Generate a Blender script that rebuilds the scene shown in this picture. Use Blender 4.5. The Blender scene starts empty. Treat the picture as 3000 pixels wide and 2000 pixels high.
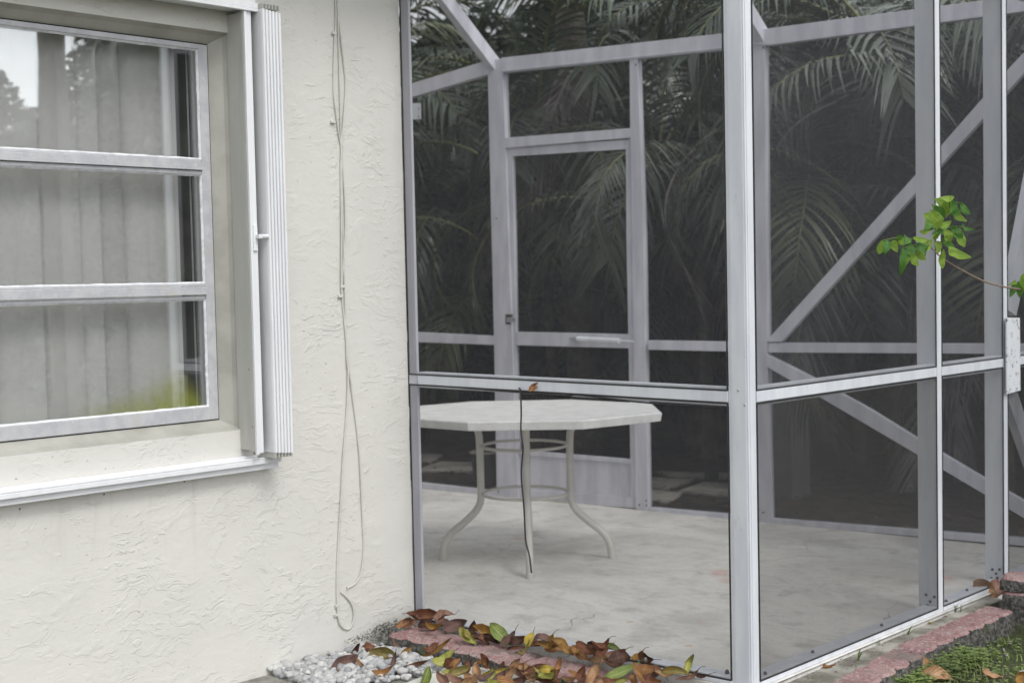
import bpy, bmesh, math, random
from mathutils import Vector, Matrix, noise as mnoise
rnd = random.Random(7)
S = bpy.context.scene
COL = S.collection
V = Vector
# ------------------------------------------------------------------ camera
F_PX, YAW, PIT, ROL = 3930.0, -0.77049, -0.04655, -0.02142
CAM = V((3.803, -3.354, 1.253))
def cam_axes():
    cy, sy, cp, sp = math.cos(YAW), math.sin(YAW), math.cos(PIT), math.sin(PIT)
    F = V((sy*cp, cy*cp, sp)); R = V((cy, -sy, 0)); U = R.cross(F)
    c, s = math.cos(ROL), math.sin(ROL)
    return c*R+s*U, -s*R+c*U, F
AR, AU, AF = cam_axes()
cd = bpy.data.cameras.new('camera'); cam = bpy.data.objects.new('camera', cd); COL.objects.link(cam)
M = Matrix((AR, AU, -AF)).transposed().to_4x4(); M.translation = CAM
cam.matrix_world = M
cd.sensor_width = 36; cd.lens = F_PX/3000*36; cd.clip_start = .05; cd.clip_end = 400
S.camera = cam
cd.dof.use_dof = True; cd.dof.focus_distance = 3.95; cd.dof.aperture_fstop = 4.0
def ray(px, py): return AF*F_PX + AR*(px-1500) - AU*(py-1000)
def un(px, py, ax, val):
    d = ray(px, py); return CAM + d*((val-CAM[ax])/d[ax])
def unp(px, py, p0, n):
    d = ray(px, py); return CAM + d*((V(p0)-CAM).dot(n)/d.dot(n))
def depth(p): return (V(p)-CAM).dot(AF)
# ------------------------------------------------------------------ materials
def lin(r, g, b):
    f = lambda c: (c/255/12.92) if c/255 <= .04045 else ((c/255+.055)/1.055)**2.4
    return (f(r), f(g), f(b), 1)
class NT:
    def __init__(s, name):
        s.m = bpy.data.materials.new(name); s.m.use_nodes = True
        s.t = s.m.node_tree; s.n = s.t.nodes; s.n.clear()
        s.out = s.n.new('ShaderNodeOutputMaterial')
        s.co = s.n.new('ShaderNodeTexCoord').outputs['Object']
    def new(s, ty, **kw):
        n = s.n.new(ty)
        for k, v in kw.items():
            if k in n.inputs.keys(): s.set(n.inputs[k], v)
            else: setattr(n, k, v)
        return n
    def set(s, inp, v):
        if isinstance(v, bpy.types.NodeSocket): s.t.links.new(v, inp)
        else: inp.default_value = v
    def noise(s, scale, detail=4, rough=.55, dist=0, vec=None, w=None):
        n = s.n.new('ShaderNodeTexNoise'); s.set(n.inputs['Vector'], vec or s.co)
        n.inputs['Scale'].default_value = scale; n.inputs['Detail'].default_value = detail
        n.inputs['Roughness'].default_value = rough; n.inputs['Distortion'].default_value = dist
        return n.outputs['Fac']
    def ramp(s, fac, a, b, lo=0., hi=1.):
        n = s.n.new('ShaderNodeMapRange'); n.interpolation_type = 'SMOOTHSTEP'
        s.set(n.inputs['Value'], fac)
        for k, v in (('From Min', a), ('From Max', b), ('To Min', lo), ('To Max', hi)): n.inputs[k].default_value = v
        return n.outputs['Result']
    def math(s, op, a, b=0., clamp=False):
        n = s.n.new('ShaderNodeMath'); n.operation = op; n.use_clamp = clamp
        s.set(n.inputs[0], a); s.set(n.inputs[1], b); return n.outputs[0]
    def mix(s, fac, a, b):
        n = s.n.new('ShaderNodeMix'); n.data_type = 'RGBA'
        s.set(n.inputs[0], fac); s.set(n.inputs[6], a); s.set(n.inputs[7], b); return n.outputs[2]
    def scale(s, x, y, z, vec=None):
        n = s.n.new('ShaderNodeMapping'); s.set(n.inputs['Vector'], vec or s.co)
        n.inputs['Scale'].default_value = (x, y, z); return n.outputs[0]
    def bump(s, h, dist=.002, strength=1.):
        n = s.n.new('ShaderNodeBump'); s.set(n.inputs['Height'], h)
        n.inputs['Distance'].default_value = dist; n.inputs['Strength'].default_value = strength
        return n.outputs[0]
    def bsdf(s, col, rough=.6, metal=0., normal=None, spec=.5, link=True):
        n = s.n.new('ShaderNodeBsdfPrincipled')
        s.set(n.inputs['Base Color'], col); s.set(n.inputs['Roughness'], rough); s.set(n.inputs['Metallic'], metal)
        s.set(n.inputs['Specular IOR Level'], spec)
        if normal is not None: s.set(n.inputs['Normal'], normal)
        if link: s.t.links.new(n.outputs[0], s.out.inputs[0])
        return n.outputs[0]
    def surf(s, o): s.t.links.new(o, s.out.inputs[0])
def c4(r, g, b): return (r, g, b, 1)
def simple(name, a, b=None, rough=.5, scale=8, metal=0, bump=0, bscale=60, spec=.5):
    t = NT(name); b = b or tuple(x*.85 for x in a)
    f = t.ramp(t.noise(scale, 5), .35, .65)
    col = t.mix(f, c4(*a), c4(*b))
    nm = t.bump(t.noise(bscale, 3), bump) if bump else None
    t.bsdf(col, rough, metal, nm, spec); return t.m
M_ = {}
# stucco
def stucco(name, ca, cb):
    t = NT(name)
    warp = t.n.new('ShaderNodeVectorMath'); warp.operation = 'MULTIPLY_ADD'
    nz = t.n.new('ShaderNodeTexNoise'); nz.inputs['Scale'].default_value = 5; nz.inputs['Detail'].default_value = 3
    t.set(nz.inputs['Vector'], t.co)
    t.set(warp.inputs[0], nz.outputs['Color']); warp.inputs[1].default_value = (.16, .16, .16); t.set(warp.inputs[2], t.co)
    w = warp.outputs[0]
    mp = t.n.new('ShaderNodeMapping'); t.set(mp.inputs['Vector'], w)
    mp.inputs['Rotation'].default_value = (math.radians(38), 0, 0); mp.inputs['Scale'].default_value = (1, .5, 1.25)
    dv = mp.outputs[0]                                   # trowel strokes run diagonally over the wall
    f1 = t.noise(9, 5, .62, .7, dv)
    lip1 = t.ramp(f1, .50, .57)                        # broad plateaus with a crisp lip
    f2 = t.noise(21, 4, .6, .9, dv)
    lip2 = t.ramp(f2, .52, .60)
    mask = t.ramp(t.noise(3.1, 3), .44, .60)
    mask2 = t.ramp(t.noise(4.3, 2, .5, 0, t.scale(1, 1.3, .9)), .46, .62)
    f3 = t.noise(48, 3, .6, .4, dv); blob = t.ramp(f3, .54, .68)
    mlip = t.ramp(t.noise(5.5, 3, .6, .4), .47, .60)
    h = t.math('MULTIPLY', t.math('MULTIPLY', lip1, mlip), .34)
    h = t.math('ADD', h, t.math('MULTIPLY', t.math('MULTIPLY', lip2, mask), .25))
    h = t.math('ADD', h, t.math('MULTIPLY', t.math('MULTIPLY', blob, mask2), .44))
    h = t.math('ADD', h, t.math('MULTIPLY', t.noise(150, 3), .05))
    h = t.math('ADD', h, t.math('MULTIPLY', t.noise(30, 3, .5, .3, dv), .35))
    h = t.math('ADD', h, t.math('MULTIPLY', t.noise(6, 3, .5), 1.6))
    nm = t.bump(h, .0033, 1.)
    col = t.mix(t.ramp(t.noise(1.7, 4), .35, .65), ca, cb)
    # a little grime caught under the lips, and darker splash-back at the foot of the wall
    col = t.mix(t.math('MULTIPLY', t.math('MULTIPLY', t.ramp(f3, .60, .72), mask2), .10), col, c4(.40, .385, .33))
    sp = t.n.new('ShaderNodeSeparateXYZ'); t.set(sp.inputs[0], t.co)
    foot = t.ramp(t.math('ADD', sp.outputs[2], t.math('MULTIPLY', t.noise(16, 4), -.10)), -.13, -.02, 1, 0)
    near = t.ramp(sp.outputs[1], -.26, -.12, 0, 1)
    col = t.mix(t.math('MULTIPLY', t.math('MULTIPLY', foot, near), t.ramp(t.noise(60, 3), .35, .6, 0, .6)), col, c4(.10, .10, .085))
    drip = t.math('MULTIPLY', t.ramp(t.noise(9, 4, .6, .2, t.scale(1, 3.0, .35)), .52, .70), t.math('MULTIPLY', t.ramp(sp.outputs[2], .25, .64), t.ramp(sp.outputs[2], .645, .66, 1, 0)))
    col = t.mix(t.math('MULTIPLY', t.math('MULTIPLY', drip, t.ramp(sp.outputs[1], -.62, -.66)), .22), col, c4(.42, .40, .33))
    specks = t.ramp(t.noise(70, 1), .755, .79)
    col = t.mix(t.math('MULTIPLY', specks, .6), col, c4(.2, .19, .16))
    t.bsdf(col, .62, 0, nm, .3); return t.m
M_['stucco'] = stucco('stucco', c4(.665, .651, .614), c4(.632, .620, .585))
M_['reveal'] = simple('smooth_render', (.42, .415, .375), (.34, .335, .30), .6, 7, bump=.002, bscale=22)
def metal_paint(name, a, b, rough=.38, grime=.15):
    t = NT(name)
    col = t.mix(t.ramp(t.noise(5, 5, vec=t.scale(3, 3, .6)), .35, .68), c4(*a), c4(*b))
    g = t.ramp(t.noise(26, 5, .7, vec=t.scale(1, 1, .35)), .60, .78)
    col = t.mix(t.math('MULTIPLY', g, grime), col, c4(.25, .25, .25))
    t.bsdf(col, rough, 0, t.bump(t.noise(90, 2), .0003), .5); return t.m
M_['alu'] = metal_paint('white_aluminium', (.71, .73, .77), (.61, .635, .69), .42, .26)
M_['alu_in'] = metal_paint('white_aluminium_weathered', (.62, .62, .68), (.50, .50, .56), .52, .38)
M_['shutter'] = metal_paint('shutter_white', (.80, .81, .83), (.74, .75, .78), .32, .06)
M_['shutter_grey'] = metal_paint('shutter_ivory', (.50, .50, .465), (.45, .45, .415), .4, .2)
def zinc(name):
    t = NT(name)
    n1 = t.noise(16, 6, .7, vec=t.scale(1, 1, 1)); n2 = t.noise(55, 4)
    col = t.mix(t.ramp(n1, .4, .6), c4(.54, .54, .56), c4(.46, .465, .50))
    col = t.mix(t.ramp(n2, .58, .75), col, c4(.62, .62, .62))
    col = t.mix(t.math('MULTIPLY', t.ramp(t.noise(7, 5), .62, .72), .5), col, c4(.50, .48, .40))
    t.bsdf(col, .5, .15, t.bump(n2, .0006), .5); return t.m
M_['mill'] = zinc('oxidised_aluminium')
M_['putty'] = simple('glazing_putty', (.78, .79, .83), (.6, .61, .64), .6, 40, bump=.0012, bscale=120)
M_['black'] = simple('black_rubber', (.012, .012, .014), (.03, .03, .03), .55, 60)
M_['screw'] = simple('dull_screw', (.09, .09, .085), (.16, .15, .13), .5, 90)
M_['bright'] = simple('zinc_steel', (.55, .56, .6), (.4, .4, .44), .3, 40, metal=.7)
M_['brass'] = simple('worn_threshold', (.6, .58, .45), (.4, .38, .3), .35, 40, metal=.5)
M_['cable'] = simple('painted_cable', (.62, .615, .565), (.57, .56, .51), .5, 30)
def screen(name, fac, col, dust=.0):
    t = NT(name)
    a = t.noise(2.3, 5, .6, .6, t.scale(1, 1, .35)); b = t.noise(260, 2, .6)
    f = t.math('ADD', fac, t.math('MULTIPLY', t.math('SUBTRACT', a, .5), dust))
    f = t.math('ADD', f, t.math('MULTIPLY', t.math('SUBTRACT', b, .5), .10), True)
    tr = t.new('ShaderNodeBsdfTransparent'); di = t.new('ShaderNodeBsdfDiffuse', Color=c4(*col))
    mx = t.n.new('ShaderNodeMixShader'); t.set(mx.inputs[0], f)
    t.t.links.new(tr.outputs[0], mx.inputs[1]); t.t.links.new(di.outputs[0], mx.inputs[2])
    t.surf(mx.outputs[0]); return t.m
M_['mesh_front'] = screen('insect_mesh_front', .23, (.100, .102, .108), .10)
M_['mesh_side'] = screen('insect_mesh_side', .36, (.080, .081, .088), .14)
M_['mesh_side_low'] = screen('insect_mesh_side_low', .50, (.066, .066, .066), .14)
M_['mesh_back'] = screen('insect_mesh_back', .26, (.105, .107, .118), .12)
M_['mesh_roof'] = screen('insect_mesh_roof', .15, (.10, .10, .10), 0)
def slab():
    t = NT('painted_concrete')
    big = t.noise(1.3, 5, .6, .8); med = t.noise(6, 6, .65); fine = t.noise(70, 4, .7)
    broom = t.noise(9, 5, .7, 0, t.scale(1.0, 5.5, 1))
    n = t.n.new('ShaderNodeMapping'); t.set(n.inputs['Vector'], t.co); n.inputs['Rotation'].default_value = (0, 0, -math.radians(44)); n.inputs['Scale'].default_value = (1.6, 4.2, 1)
    broom = t.noise(6, 8, .78, .8, n.outputs[0])
    col = t.mix(t.ramp(big, .40, .62), c4(.79, .77, .73), c4(.62, .605, .57))
    col = t.mix(t.math('MULTIPLY', t.ramp(broom, .46, .68), .36), col, c4(.40, .395, .37))
    col = t.mix(t.math('MULTIPLY', t.ramp(med, .50, .70), .48), col, c4(.38, .365, .335))
    col = t.mix(t.math('MULTIPLY', t.ramp(fine, .55, .7), .25), col, c4(.30, .29, .26))
    st = t.noise(2.6, 2, .4, .5, t.scale(1, 1, 1)); st2 = t.noise(11, 3)
    col = t.mix(t.math('MULTIPLY', t.math('MULTIPLY', t.ramp(st, .66, .72), t.ramp(st2, .40, .55)), .42), col, c4(.62, .30, .22))
    vo = t.n.new('ShaderNodeTexVoronoi'); vo.inputs['Scale'].default_value = 2.7; vo.inputs['Randomness'].default_value = 1
    t.set(vo.inputs['Vector'], t.co)
    col = t.mix(t.ramp(vo.outputs['Distance'], .028, .05, .5, 0), col, c4(.62, .38, .18))
    # hairline cracks
    vc = t.n.new('ShaderNodeTexVoronoi'); vc.feature = 'DISTANCE_TO_EDGE'; vc.inputs['Scale'].default_value = 1.6
    wv = t.n.new('ShaderNodeVectorMath'); wv.operation = 'MULTIPLY_ADD'
    nz = t.n.new('ShaderNodeTexNoise'); nz.inputs['Scale'].default_value = 4; t.set(nz.inputs['Vector'], t.co)
    t.set(wv.inputs[0], nz.outputs['Color']); wv.inputs[1].default_value = (.2, .2, .2); t.set(wv.inputs[2], t.co)
    t.set(vc.inputs['Vector'], wv.outputs[0])
    crack = t.math('MULTIPLY', t.ramp(vc.outputs['Distance'], .0005, .0035, .6, 0), t.ramp(t.noise(2.1, 2), .50, .56))
    col = t.mix(crack, col, c4(.12, .115, .10))
    grit = t.ramp(t.noise(120, 2, .6), .70, .76)
    col = t.mix(t.math('MULTIPLY', grit, .5), col, c4(.16, .15, .13))
    h = t.math('ADD', t.math('MULTIPLY', broom, .6), t.math('MULTIPLY', fine, .35))
    t.bsdf(col, .7, 0, t.bump(h, .0018), .3); return t.m
M_['slab'] = slab()
def edging():
    t = NT('worn_red_concrete')
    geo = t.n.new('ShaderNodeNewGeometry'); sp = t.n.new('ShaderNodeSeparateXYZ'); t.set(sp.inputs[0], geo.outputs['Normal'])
    a = t.noise(9, 6, .7); b = t.noise(70, 5, .75); c = t.noise(150, 3, .7)
    col = t.mix(t.ramp(a, .40, .62), c4(.31, .165, .168), c4(.40, .26, .25))
    col = t.mix(t.math('MULTIPLY', t.ramp(b, .50, .62), .75), col, c4(.48, .44, .41))
    col = t.mix(t.math('MULTIPLY', t.ramp(c, .56, .66), .75), col, c4(.10, .08, .075))
    col = t.mix(t.math('MULTIPLY', t.ramp(t.noise(5, 5), .56, .68), .7), col, c4(.20, .17, .15))
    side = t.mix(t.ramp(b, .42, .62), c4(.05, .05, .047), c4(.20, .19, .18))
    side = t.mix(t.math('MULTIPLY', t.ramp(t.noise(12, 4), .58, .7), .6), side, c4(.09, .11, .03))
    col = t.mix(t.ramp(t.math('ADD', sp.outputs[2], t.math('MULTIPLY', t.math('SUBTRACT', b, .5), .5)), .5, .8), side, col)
    t.bsdf(col, .85, 0, t.bump(t.math('ADD', b, c), .005), .25); return t.m
M_['edging'] = edging()
def soil():
    t = NT('lawn_soil')
    a = t.noise(5, 6, .7); b = t.noise(50, 5, .75)
    col = t.mix(t.ramp(a, .4, .6), c4(.075, .062, .042), c4(.13, .115, .085))
    col = t.mix(t.ramp(b, .5, .68), col, c4(.22, .21, .18))
    col = t.mix(t.math('MULTIPLY', t.ramp(t.noise(1.2, 3), .45, .6), .7), col, c4(.05, .075, .025))
    t.bsdf(col, .95, 0, t.bump(b, .01), .15); return t.m
M_['soil'] = soil()
M_['litter'] = simple('leaf_litter_soil', (.075, .06, .045), (.028, .024, .018), .9, 9, bump=.01, bscale=30)
M_['dirt_strip'] = simple('pale_mortar', (.40, .385, .34), (.16, .15, .125), .85, 9, bump=.004, bscale=60)
M_['pad'] = simple('cast_concrete', (.62, .62, .56), (.52, .52, .47), .8, 6, bump=.003, bscale=120)
M_['paver'] = simple('stepping_concrete', (.42, .40, .35), (.25, .24, .21), .85, 7, bump=.003)
def pebble_m():
    t = NT('white_pebble')
    oi = t.n.new('ShaderNodeNewGeometry').outputs['Random Per Island']
    col = t.mix(oi, c4(.60, .60, .58), c4(.28, .285, .30))
    col = t.mix(t.math('MULTIPLY', t.ramp(t.noise(80, 5), .5, .7), .4), col, c4(.42, .43, .45))
    t.bsdf(col, .6, 0, t.bump(t.noise(160, 3), .001), .3); return t.m
M_['pebble'] = pebble_m()
M_['grey_pebble'] = simple('grey_pebble', (.36, .35, .33), (.2, .2, .19), .8, 30)
M_['table'] = simple('table_enamel', (.66, .64, .60), (.56, .545, .51), .45, 9, bump=.0008, bscale=140)
M_['table_top'] = simple('table_top_textured', (.85, .85, .84), (.74, .74, .72), .5, 14, bump=.0025, bscale=110)
def leafmat(name, a, b, vein, rough=.5, trans=0.):
    t = NT(name)
    uv = t.n.new('ShaderNodeTexCoord').outputs['UV']; sp = t.n.new('ShaderNodeSeparateXYZ'); t.set(sp.inputs[0], uv)
    n1 = t.noise(28, 5, .65, .3)
    col = t.mix(t.ramp(n1, .40, .62), c4(*a), c4(*b))
    col = t.mix(t.math('MULTIPLY', t.ramp(t.noise(90, 4), .60, .72), .4), col, c4(a[0]*.35, a[1]*.3, a[2]*.3))
    d = t.math('ABSOLUTE', t.math('SUBTRACT', sp.outputs[0], .5))
    col = t.mix(t.ramp(d, .018, .045, .8, 0), col, c4(*vein))
    sw = t.math('SINE', t.math('MULTIPLY', t.math('ADD', sp.outputs[1], t.math('MULTIPLY', d, -.7)), 62))
    col = t.mix(t.ramp(sw, .86, 1, 0, .22), col, c4(*vein))
    b1 = t.bsdf(col, rough, 0, t.bump(sw, .0006), .4, link=not trans)
    if trans:
        tl = t.new('ShaderNodeBsdfTranslucent'); t.set(tl.inputs['Color'], col)
        mx = t.n.new('ShaderNodeMixShader'); mx.inputs[0].default_value = trans
        t.t.links.new(b1, mx.inputs[1]); t.t.links.new(tl.outputs[0], mx.inputs[2]); t.surf(mx.outputs[0])
    return t.m
LEAFC = {
 'green': ('green', leafmat('leaf_green', (.14, .20, .045), (.20, .24, .06), (.36, .38, .14), .4)),
 'ygreen': ('yellow green', leafmat('leaf_yellow_green', (.38, .37, .09), (.26, .30, .07), (.50, .46, .18), .45)),
 'yellow': ('yellow', leafmat('leaf_yellow', (.48, .35, .05), (.38, .30, .05), (.56, .44, .16), .45)),
 'olive': ('olive', leafmat('leaf_olive', (.20, .17, .05), (.28, .20, .06), (.34, .27, .12), .5)),
 'ochre': ('ochre', leafmat('leaf_ochre', (.30, .16, .035), (.20, .11, .03), (.38, .25, .10), .5)),
 'tan': ('pale tan', leafmat('leaf_tan', (.42, .26, .145), (.33, .18, .09), (.30, .17, .08), .6)),
 'pink': ('pinkish brown', leafmat('leaf_pink_brown', (.26, .145, .105), (.20, .105, .075), (.32, .20, .14), .6)),
 'red': ('red brown', leafmat('leaf_red_brown', (.17, .068, .035), (.11, .042, .024), (.24, .12, .065), .4)),
 'orange': ('orange brown', leafmat('leaf_orange', (.33, .165, .065), (.22, .10, .04), (.40, .24, .11), .45)),
 'dark': ('dark brown', leafmat('leaf_dark', (.075, .032, .02), (.045, .02, .014), (.12, .06, .035), .45)),
 'plum': ('dusty plum', leafmat('leaf_plum', (.15, .085, .072), (.11, .06, .052), (.20, .12, .09), .6)),
}
M_['stem'] = simple('leaf_stem', (.11, .08, .055), None, .7, 50)
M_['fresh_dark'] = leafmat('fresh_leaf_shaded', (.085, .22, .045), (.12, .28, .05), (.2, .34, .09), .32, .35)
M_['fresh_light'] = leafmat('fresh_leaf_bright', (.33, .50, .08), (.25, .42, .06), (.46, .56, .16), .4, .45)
M_['twig'] = simple('twig_bark', (.30, .22, .17), (.2, .14, .1), .8, 80)
def foliage(name, a, b, dark, rough=.38, spec=.5):
    t = NT(name)
    oi = t.n.new('ShaderNodeObjectInfo').outputs['Random']; isl = t.n.new('ShaderNodeNewGeometry').outputs['Random Per Island']
    col = t.mix(isl, c4(*a), c4(*b))
    col = t.mix(t.math('MULTIPLY', t.ramp(t.noise(2.3, 3), .42, .62), .75), col, c4(*dark))
    t.bsdf(col, rough, 0, None, spec); return t.m
M_['frond'] = foliage('palm_leaflet_green', (.070, .100, .066), (.125, .150, .105), (.018, .027, .020), .27, .8)
M_['frond_n'] = foliage('palm_leaflet_highlight', (.10, .12, .085), (.19, .205, .155), (.035, .045, .03), .25, .9)  # paler copy of the green, highlights painted into the leaflet colour
M_['frond_y'] = foliage('palm_leaflet_yellowing', (.09, .11, .045), (.11, .12, .055), (.025, .038, .018), .3)
M_['frond_dead'] = foliage('palm_leaflet_dead', (.30, .27, .26), (.21, .185, .18), (.09, .075, .08), .7, .2)
M_['rachis'] = simple('palm_rachis', (.17, .17, .06), (.09, .10, .04), .45, 20)
M_['palm_trunk'] = simple('palm_trunk_bark', (.13, .115, .09), (.06, .052, .04), .9, 9, bump=.02, bscale=30)
M_['bush'] = foliage('bush_leaf', (.016, .028, .014), (.03, .045, .02), (.007, .012, .007), .5, .3)
M_['grass'] = foliage('grass_blade', (.14, .22, .06), (.26, .32, .11), (.10, .13, .05), .5, .3)
M_['weed'] = foliage('weed_leaf', (.11, .21, .04), (.18, .29, .06), (.07, .12, .03), .5, .3)
M_['lichen'] = simple('dried_moss', (.16, .155, .13), (.07, .07, .055), .95, 40)
M_['blind'] = simple('vertical_blind_vinyl', (.90, .90, .89), (.86, .86, .85), .6, 3)
M_['blind_b'] = simple('vertical_blind_vinyl_shade', (.80, .80, .785), (.76, .76, .745), .6, 3)  # slightly darker vinyl, shading between slats painted into every third one
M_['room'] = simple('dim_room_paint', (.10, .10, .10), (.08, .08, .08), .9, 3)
M_['roof'] = simple('roof_tile', (.45, .42, .38), (.3, .28, .25), .8, 5)
M_['planter'] = simple('dark_planter', (.05, .05, .052), (.09, .09, .09), .5, 12)
M_['box'] = simple('grey_cabinet', (.16, .155, .175), (.11, .11, .12), .5, 5)
M_['housepaint'] = simple('neighbour_paint', (.45, .44, .42), (.36, .35, .33), .7, 3)
def glassm(name, algae):
    t = NT(name)
    tr = t.new('ShaderNodeBsdfTransparent', Color=c4(.97, .97, .97))
    gl = t.new('ShaderNodeBsdfGlossy', Color=c4(.92, .94, .94)); gl.inputs['Roughness'].default_value = .012
    lw = t.new('ShaderNodeLayerWeight'); lw.inputs['Blend'].default_value = .5
    fr = t.math('ADD', .235, t.math('MULTIPLY', t.math('POWER', lw.outputs['Facing'], 4), .6), True)
    mx = t.n.new('ShaderNodeMixShader'); t.set(mx.inputs[0], fr)
    t.t.links.new(tr.outputs[0], mx.inputs[1]); t.t.links.new(gl.outputs[0], mx.inputs[2])
    # dust film
    di = t.new('ShaderNodeBsdfDiffuse', Color=c4(.5, .5, .48))
    m2 = t.n.new('ShaderNodeMixShader'); t.set(m2.inputs[0], t.ramp(t.noise(5, 6, .7), .3, .9, .01, .07))
    t.t.links.new(mx.outputs[0], m2.inputs[1]); t.t.links.new(di.outputs[0], m2.inputs[2]); o = m2.outputs[0]
    if algae:
        sp = t.n.new('ShaderNodeSeparateXYZ'); t.set(sp.inputs[0], t.co)
        zz = t.math('ADD', sp.outputs[2], t.math('MULTIPLY', t.math('SUBTRACT', t.noise(9, 5, .6), .5), -.16))
        tall = t.ramp(t.math('ABSOLUTE', t.math('ADD', sp.outputs[1], .96)), .0, .14, .06, 0)
        zz = t.math('SUBTRACT', zz, tall)
        k = t.math('MULTIPLY', t.ramp(zz, .80, .935, .40, 0), t.ramp(sp.outputs[1], -1.40, -1.10))
        k = t.math('MULTIPLY', k, t.ramp(sp.outputs[1], -.89, -.855, 1, .1))
        k = t.math('MULTIPLY', k, t.ramp(t.noise(30, 4), .2, .6, .6, 1))
        d2 = t.new('ShaderNodeBsdfDiffuse', Color=c4(.30, .33, .06))
        m3 = t.n.new('ShaderNodeMixShader'); t.set(m3.inputs[0], k)
        t.t.links.new(o, m3.inputs[1]); t.t.links.new(d2.outputs[0], m3.inputs[2]); o = m3.outputs[0]
    t.surf(o); return t.m
M_['glass'] = glassm('window_glass', False); M_['glass_algae'] = glassm('window_glass_with_algae', True)
# ------------------------------------------------------------------ object helpers
def tag(o, label, cat, group=None, kind=None):
    if label: o['label'] = label
    if cat: o['category'] = cat
    if group: o['group'] = group
    if kind: o['kind'] = kind
    return o
def empty(name, loc=(0, 0, 0), label=None, cat=None, group=None):
    o = bpy.data.objects.new(name, None); COL.objects.link(o); o.location = loc; o.empty_display_size = .1
    return tag(o, label, cat, group)
class MB:
    def __init__(s): s.v = []; s.f = []; s.uv = None
    def add(s, vs, fs):
        b = len(s.v); s.v += [V(p) for p in vs]; s.f += [tuple(b+i for i in f) for f in fs]; return s
    def box(s, a, b):
        x0, y0, z0 = a; x1, y1, z1 = b
        return s.add([(x0,y0,z0),(x1,y0,z0),(x1,y1,z0),(x0,y1,z0),(x0,y0,z1),(x1,y0,z1),(x1,y1,z1),(x0,y1,z1)],
                     [(0,3,2,1),(4,5,6,7),(0,1,5,4),(1,2,6,5),(2,3,7,6),(3,0,4,7)])
    def prism(s, poly, d):
        n = len(poly); d = V(d); p = [V(q) for q in poly]
        return s.add(p+[q+d for q in p], [tuple(range(n)), tuple(range(2*n-1, n-1, -1))]+[(i, i+n, (i+1) % n+n, (i+1) % n) for i in range(n)])
    def tube(s, pts, r, seg=8, cap=True):
        pts = [V(p) for p in pts]; n = len(pts); rr = r if isinstance(r, (list, tuple)) else [r]*n
        up = V((0, 0, 1)); vs = []; prev = None
        for i, p in enumerate(pts):
            t = (pts[min(i+1, n-1)]-pts[max(i-1, 0)]).normalized()
            if prev is None:
                a = t.cross(up); a = t.cross(V((1, 0, 0))) if a.length < .1 else a
            else: a = prev - t*prev.dot(t)
            a.normalize(); prev = a; b = t.cross(a)
            for k in range(seg):
                an = 2*math.pi*k/seg; vs.append(p+(a*math.cos(an)+b*math.sin(an))*rr[i])
        fs = [(i*seg+k, i*seg+(k+1) % seg, (i+1)*seg+(k+1) % seg, (i+1)*seg+k) for i in range(n-1) for k in range(seg)]
        if cap: fs += [tuple(range(seg-1, -1, -1)), tuple((n-1)*seg+k for k in range(seg))]
        return s.add(vs, fs)
    def blob(s, c, r, sc=(1, 1, 1), jit=0, seed=0, sub=1, rot=None):
        bm = bmesh.new(); bmesh.ops.create_icosphere(bm, subdivisions=sub, radius=1)
        vs = []
        for v in bm.verts:
            p = v.co.copy()
            if jit: p *= 1+jit*mnoise.noise(p*1.3+V((seed*3.1, seed*1.7, seed)))
            p = V((p.x*sc[0], p.y*sc[1], p.z*sc[2]))*r
            if rot: p = rot @ p
            vs.append(p+V(c))
        fs = [tuple(v.index for v in f.verts) for f in bm.faces]; bm.free()
        return s.add(vs, fs)
    def build(s, name, m, parent=None, bevel=0, smooth=False, seg=2, fix=True):
        me = bpy.data.meshes.new(name); me.from_pydata([tuple(v) for v in s.v], [], s.f); me.materials.append(m)
        if s.uv:
            l = me.uv_layers.new(name='UVMap')
            for lp in me.loops: l.data[lp.index].uv = s.uv[lp.vertex_index]
        if fix:
            bm = bmesh.new(); bm.from_mesh(me); bmesh.ops.recalc_face_normals(bm, faces=bm.faces); bm.to_mesh(me); bm.free()
        if smooth:
            for p in me.polygons: p.use_smooth = True
        me.update()
        o = bpy.data.objects.new(name, me); COL.objects.link(o)
        if bevel:
            b = o.modifiers.new('bevel', 'BEVEL'); b.width = bevel; b.segments = seg; b.limit_method = 'ANGLE'; b.angle_limit = math.radians(40)
        if parent:
            o.parent = parent
            o.matrix_parent_inverse = Matrix.Translation(-parent.location) if not parent.rotation_euler[2] else Matrix.Identity(4)
        return o
def child(o, parent):
    o.parent = parent; return o
def smooth_path(pts, k=4):
    pts = [V(p) for p in pts]; out = []
    for i in range(len(pts)-1):
        p0, p1, p2, p3 = pts[max(i-1, 0)], pts[i], pts[i+1], pts[min(i+2, len(pts)-1)]
        for j in range(k):
            t = j/k
            out.append(.5*((2*p1)+(p2-p0)*t+(2*p0-5*p1+4*p2-p3)*t*t+(3*p1-p0-3*p2+p3)*t**3))
    out.append(pts[-1]); return out
# ------------------------------------------------------------------ world, sun
SUN_EL, SUN_AZ = 50, 97      # azimuth measured from +Y towards +X
w = bpy.data.worlds.new('World'); S.world = w; w.use_nodes = True
nt = w.node_tree; nt.nodes.clear()
sky = nt.nodes.new('ShaderNodeTexSky'); sky.sky_type = 'NISHITA'; sky.sun_disc = False
sky.sun_elevation = math.radians(SUN_EL); sky.sun_rotation = math.radians(SUN_AZ)
sky.air_density = 1.0; sky.dust_density = 3.0; sky.altitude = 0
hs = nt.nodes.new('ShaderNodeHueSaturation'); hs.inputs['Saturation'].default_value = .28
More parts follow.
